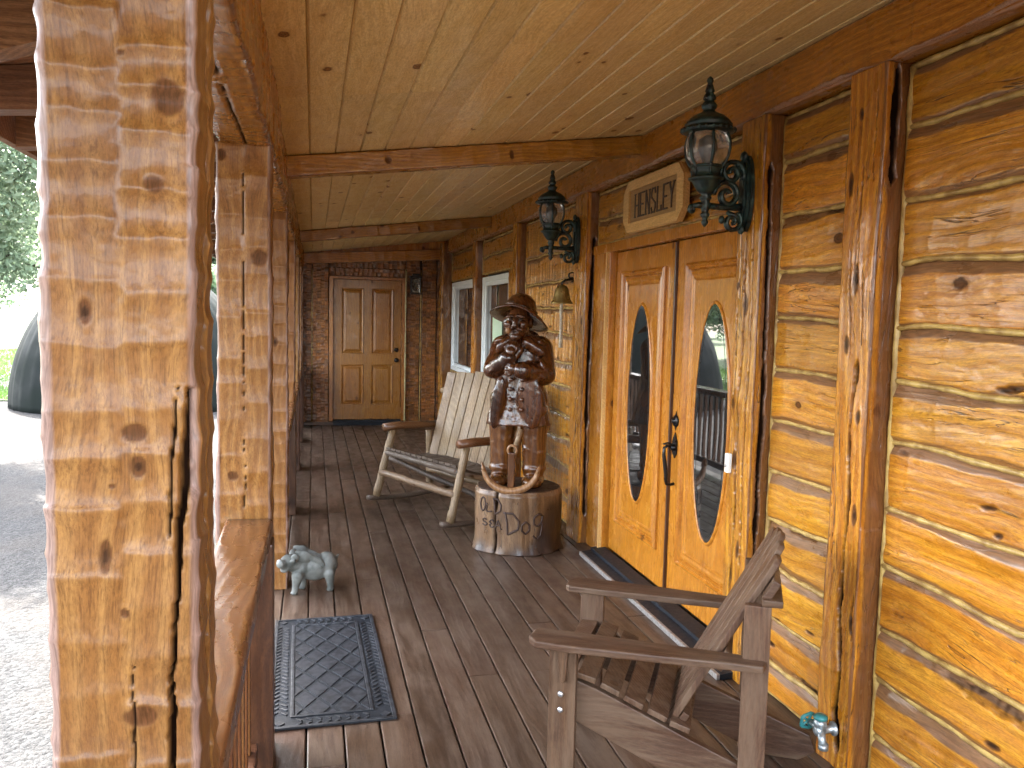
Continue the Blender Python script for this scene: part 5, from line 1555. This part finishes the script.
# back slats
nbk = 9; ln = R(17)
def bp(x, s, d): return (x, .50+math.sin(ln)*s+math.cos(ln)*d+.05*(x/HWc)**2*-1.2, .37+math.cos(ln)*s-math.sin(ln)*d)
for k in range(nbk):
    x0 = -.50+1.0*(k+.5)/nbk; w = 1.0/nbk*.472*(1 if k % 2 else .93)
    hs = .80+.02*random.random()-.03*abs(k-4)/4
    m_ = MB(); n = 6; V = []
    fan = x0*.06
    for j in range(n+1):
        s = hs*j/n; ww = w*(1+.06*j/n)
        xc = x0*.97+fan*j/n*1.4
        V += [bp(xc-ww, s, 0), bp(xc+ww, s, 0), bp(xc+ww, s, .02), bp(xc-ww, s, .02)]
    F = [(3, 2, 1, 0), (n*4, n*4+1, n*4+2, n*4+3)]
    for j in range(n):
        for i in range(4): F.append((j*4+i, j*4+(i+1) % 4, (j+1)*4+(i+1) % 4, (j+1)*4+i))
    m_.add(V, F); o = m_.build('back_slat', M['greyslat'], rc_); b = o.modifiers.new('edge', 'BEVEL'); b.width = .004; b.segments = 2
for s, nm in ((.62, 'back_rail'), (.12, 'lower_back_rail')):
    m_ = MB(); m_.tube([bp(x, s, .055) for x in np.linspace(-HWc-.03, HWc+.03, 12)], .027, n=12, wob=.05); m_.build(nm, M['greypole'], rc_)
for sx in (-1, 1):
    pole('back_post', bp(sx*.53, .0, .105), bp(sx*.545, .66, .105), .028, M['greypole'])

# ------------------------------------------------------------------ outdoors
dm = empty('ribbed_dome', (-3.75, 19.8, GZ), label='big dark rounded dome standing between the gravel and the lawn', cat='dome')
nth, nph = 120, 40
th = np.linspace(0, 2*math.pi, nth, endpoint=False); ph = np.linspace(0, math.pi/2-.02, nph)
TH, PH = np.meshgrid(th, ph, indexing='ij')
rib = 1+.006*np.cos(TH*44)
Pd = np.stack([2.55*rib*np.cos(PH)*np.cos(TH), 2.4*rib*np.cos(PH)*np.sin(TH), 3.15*np.sin(PH)*rib], -1)
grid_obj('shell', Pd, M['dome'], dm, None, wrap=True, caps=True)

def tree(name, loc, h, cr, seed, label, mat, nleaf=9000, ls=.06, base=.18, droop=.0, trunk_r=.2, group=None):
    r_ = np.random.default_rng(seed); rp = random.Random(seed)
    root = empty(name, loc, label=label, cat='tree', group=group)
    mb = MB()
    lean_ = (rp.uniform(-.3, .3), rp.uniform(-.3, .3))
    top = Vector((lean_[0], lean_[1], h*.92))
    tp_ = [Vector((lean_[0]*t+.12*math.sin(5*t+seed), lean_[1]*t+.1*math.cos(4*t+seed), h*.92*t)) for t in np.linspace(0, 1, 9)]
    mb.tube(tp_, [trunk_r*(1.25 if k == 0 else 1)*(1-.9*k/8)+.015 for k in range(9)], n=10, wob=.12)
    cl = []
    nb_ = 30
    for k in range(nb_):
        t = base+(1-base)*(k+.5)/nb_
        p = tp_[0].lerp(tp_[-1], t) if False else Vector((lean_[0]*t, lean_[1]*t, h*.92*t))
        a = k*2.4+rp.uniform(-.4, .4)
        prof_ = math.sin(math.pi*min(1, max(.06, (t-base)/(1-base)*.82+.18)))**.7
        L = cr*prof_*rp.uniform(.65, 1.1)
        d = Vector((math.cos(a), math.sin(a), rp.uniform(.05, .5)-droop))
        q = p+d*L
        m1 = p.lerp(q, .5)+Vector((0, 0, .12*L))
        mb.tube([p, m1, q], [trunk_r*.34*(1-t*.6), trunk_r*.2*(1-t*.6), .012], n=6)
        for j in range(5):
            f = rp.uniform(.35, 1.08)
            c_ = p.lerp(q, f)+Vector((rp.gauss(0, .16), rp.gauss(0, .16), rp.gauss(.05, .14)))*L*.8
            cl.append((c_, rp.uniform(.22, .42)*cr*.55))
            if j < 3: mb.tube([p.lerp(q, min(1, f)), c_], [.018, .006], n=5)
    mb.build('trunk', M['bark'], root)
    C_ = np.array([c[0][:] for c in cl]); S_ = np.array([c[1] for c in cl])
    idx = r_.integers(0, len(cl), nleaf)
    off = r_.normal(size=(nleaf, 3)); off /= np.linalg.norm(off, axis=1)[:, None]
    off *= (r_.random(nleaf)**.45)[:, None]
    ctr = C_[idx]+off*S_[idx][:, None]*np.array([1.15, 1.15, .75])
    a = r_.normal(size=(nleaf, 3)); a /= np.linalg.norm(a, axis=1)[:, None]
    b = np.cross(a, r_.normal(size=(nleaf, 3))); b /= np.linalg.norm(b, axis=1)[:, None]
    sz = ls*(.6+.8*r_.random(nleaf))[:, None]
    V = np.stack([ctr-a*sz, ctr-b*sz*.42, ctr+a*sz, ctr+b*sz*.42], 1).reshape(-1, 3)
    me = bpy.data.meshes.new('crown'); me.vertices.add(len(V)); me.vertices.foreach_set('co', V.astype(np.float32).ravel())
    lo = np.arange(nleaf*4, dtype=np.int32); me.loops.add(len(lo)); me.loops.foreach_set('vertex_index', lo)
    me.polygons.add(nleaf); me.polygons.foreach_set('loop_start', np.arange(nleaf, dtype=np.int32)*4)
    me.update(calc_edges=True); me.materials.append(mat)
    link(bpy.data.objects.new('crown', me), root)
    return root
tree('juniper_tree', (-4.9, 12.8, GZ), 7.8, 2.8, 31, 'nearest grey-green juniper with bare lower branches beside the gravel', M['juniper'], 100000, .05, base=.37, droop=.25, trunk_r=.19)
tree('juniper_tree', (-11, 27, GZ), 8.5, 3.6, 32, 'juniper standing on the lawn behind the dome', M['juniper'], 40000, .075, base=.2, trunk_r=.25, group='trees on the lawn')
tree('leafy_tree', (-19, 40, GZ), 10, 5.0, 33, 'rounded green tree far back on the lawn', M['leafy'], 30000, .14, base=.2, trunk_r=.3, group='trees on the lawn')
for k, (x, y, h, c_) in enumerate(((-30, 75, 11, 6), (-16, 82, 12, 6.5), (-42, 60, 10, 6), (-5, 95, 12, 7), (-24, 100, 13, 7), (-60, 85, 12, 7), (-8, 62, 8, 4.5), (-40, 95, 12, 7))):
    tree('distant_tree', (x, y, GZ), h, c_, 50+k, 'one of the distant green trees at the far side of the lawn', M['leafy'] if k % 2 else M['juniper'], 14000, .26, base=.12, trunk_r=.3, group='distant trees across the lawn')
# lawn blades near the gravel edge
r_ = np.random.default_rng(9); N_ = 60000
bxx = r_.uniform(-14, 0, N_); byy = 20.3+r_.random(N_)**1.5*26; bz = np.full(N_, GZ+.02)
ht = .05+.09*r_.random(N_); an = r_.random(N_)*6.28; wv = .006+.006*r_.random(N_)+byy*.0003
dxv, dyv = np.cos(an)*wv, np.sin(an)*wv; tx, ty = r_.normal(size=N_)*.04, r_.normal(size=N_)*.04
V = np.stack([np.stack([bxx-dxv, byy-dyv, bz], -1), np.stack([bxx+dxv, byy+dyv, bz], -1), np.stack([bxx+tx, byy+ty, bz+ht+.1*vn(bxx*.5, byy*.5, 3)], -1)], 1).reshape(-1, 3)
me = bpy.data.meshes.new('grass'); me.vertices.add(len(V)); me.vertices.foreach_set('co', V.astype(np.float32).ravel())
me.loops.add(N_*3); me.loops.foreach_set('vertex_index', np.arange(N_*3, dtype=np.int32)); me.polygons.add(N_); me.polygons.foreach_set('loop_start', np.arange(N_, dtype=np.int32)*3)
me.update(calc_edges=True); me.materials.append(M['blade'])
tag(link(bpy.data.objects.new('grass', me)), 'bright short grass at the edge of the gravel', 'grass', kind='stuff')
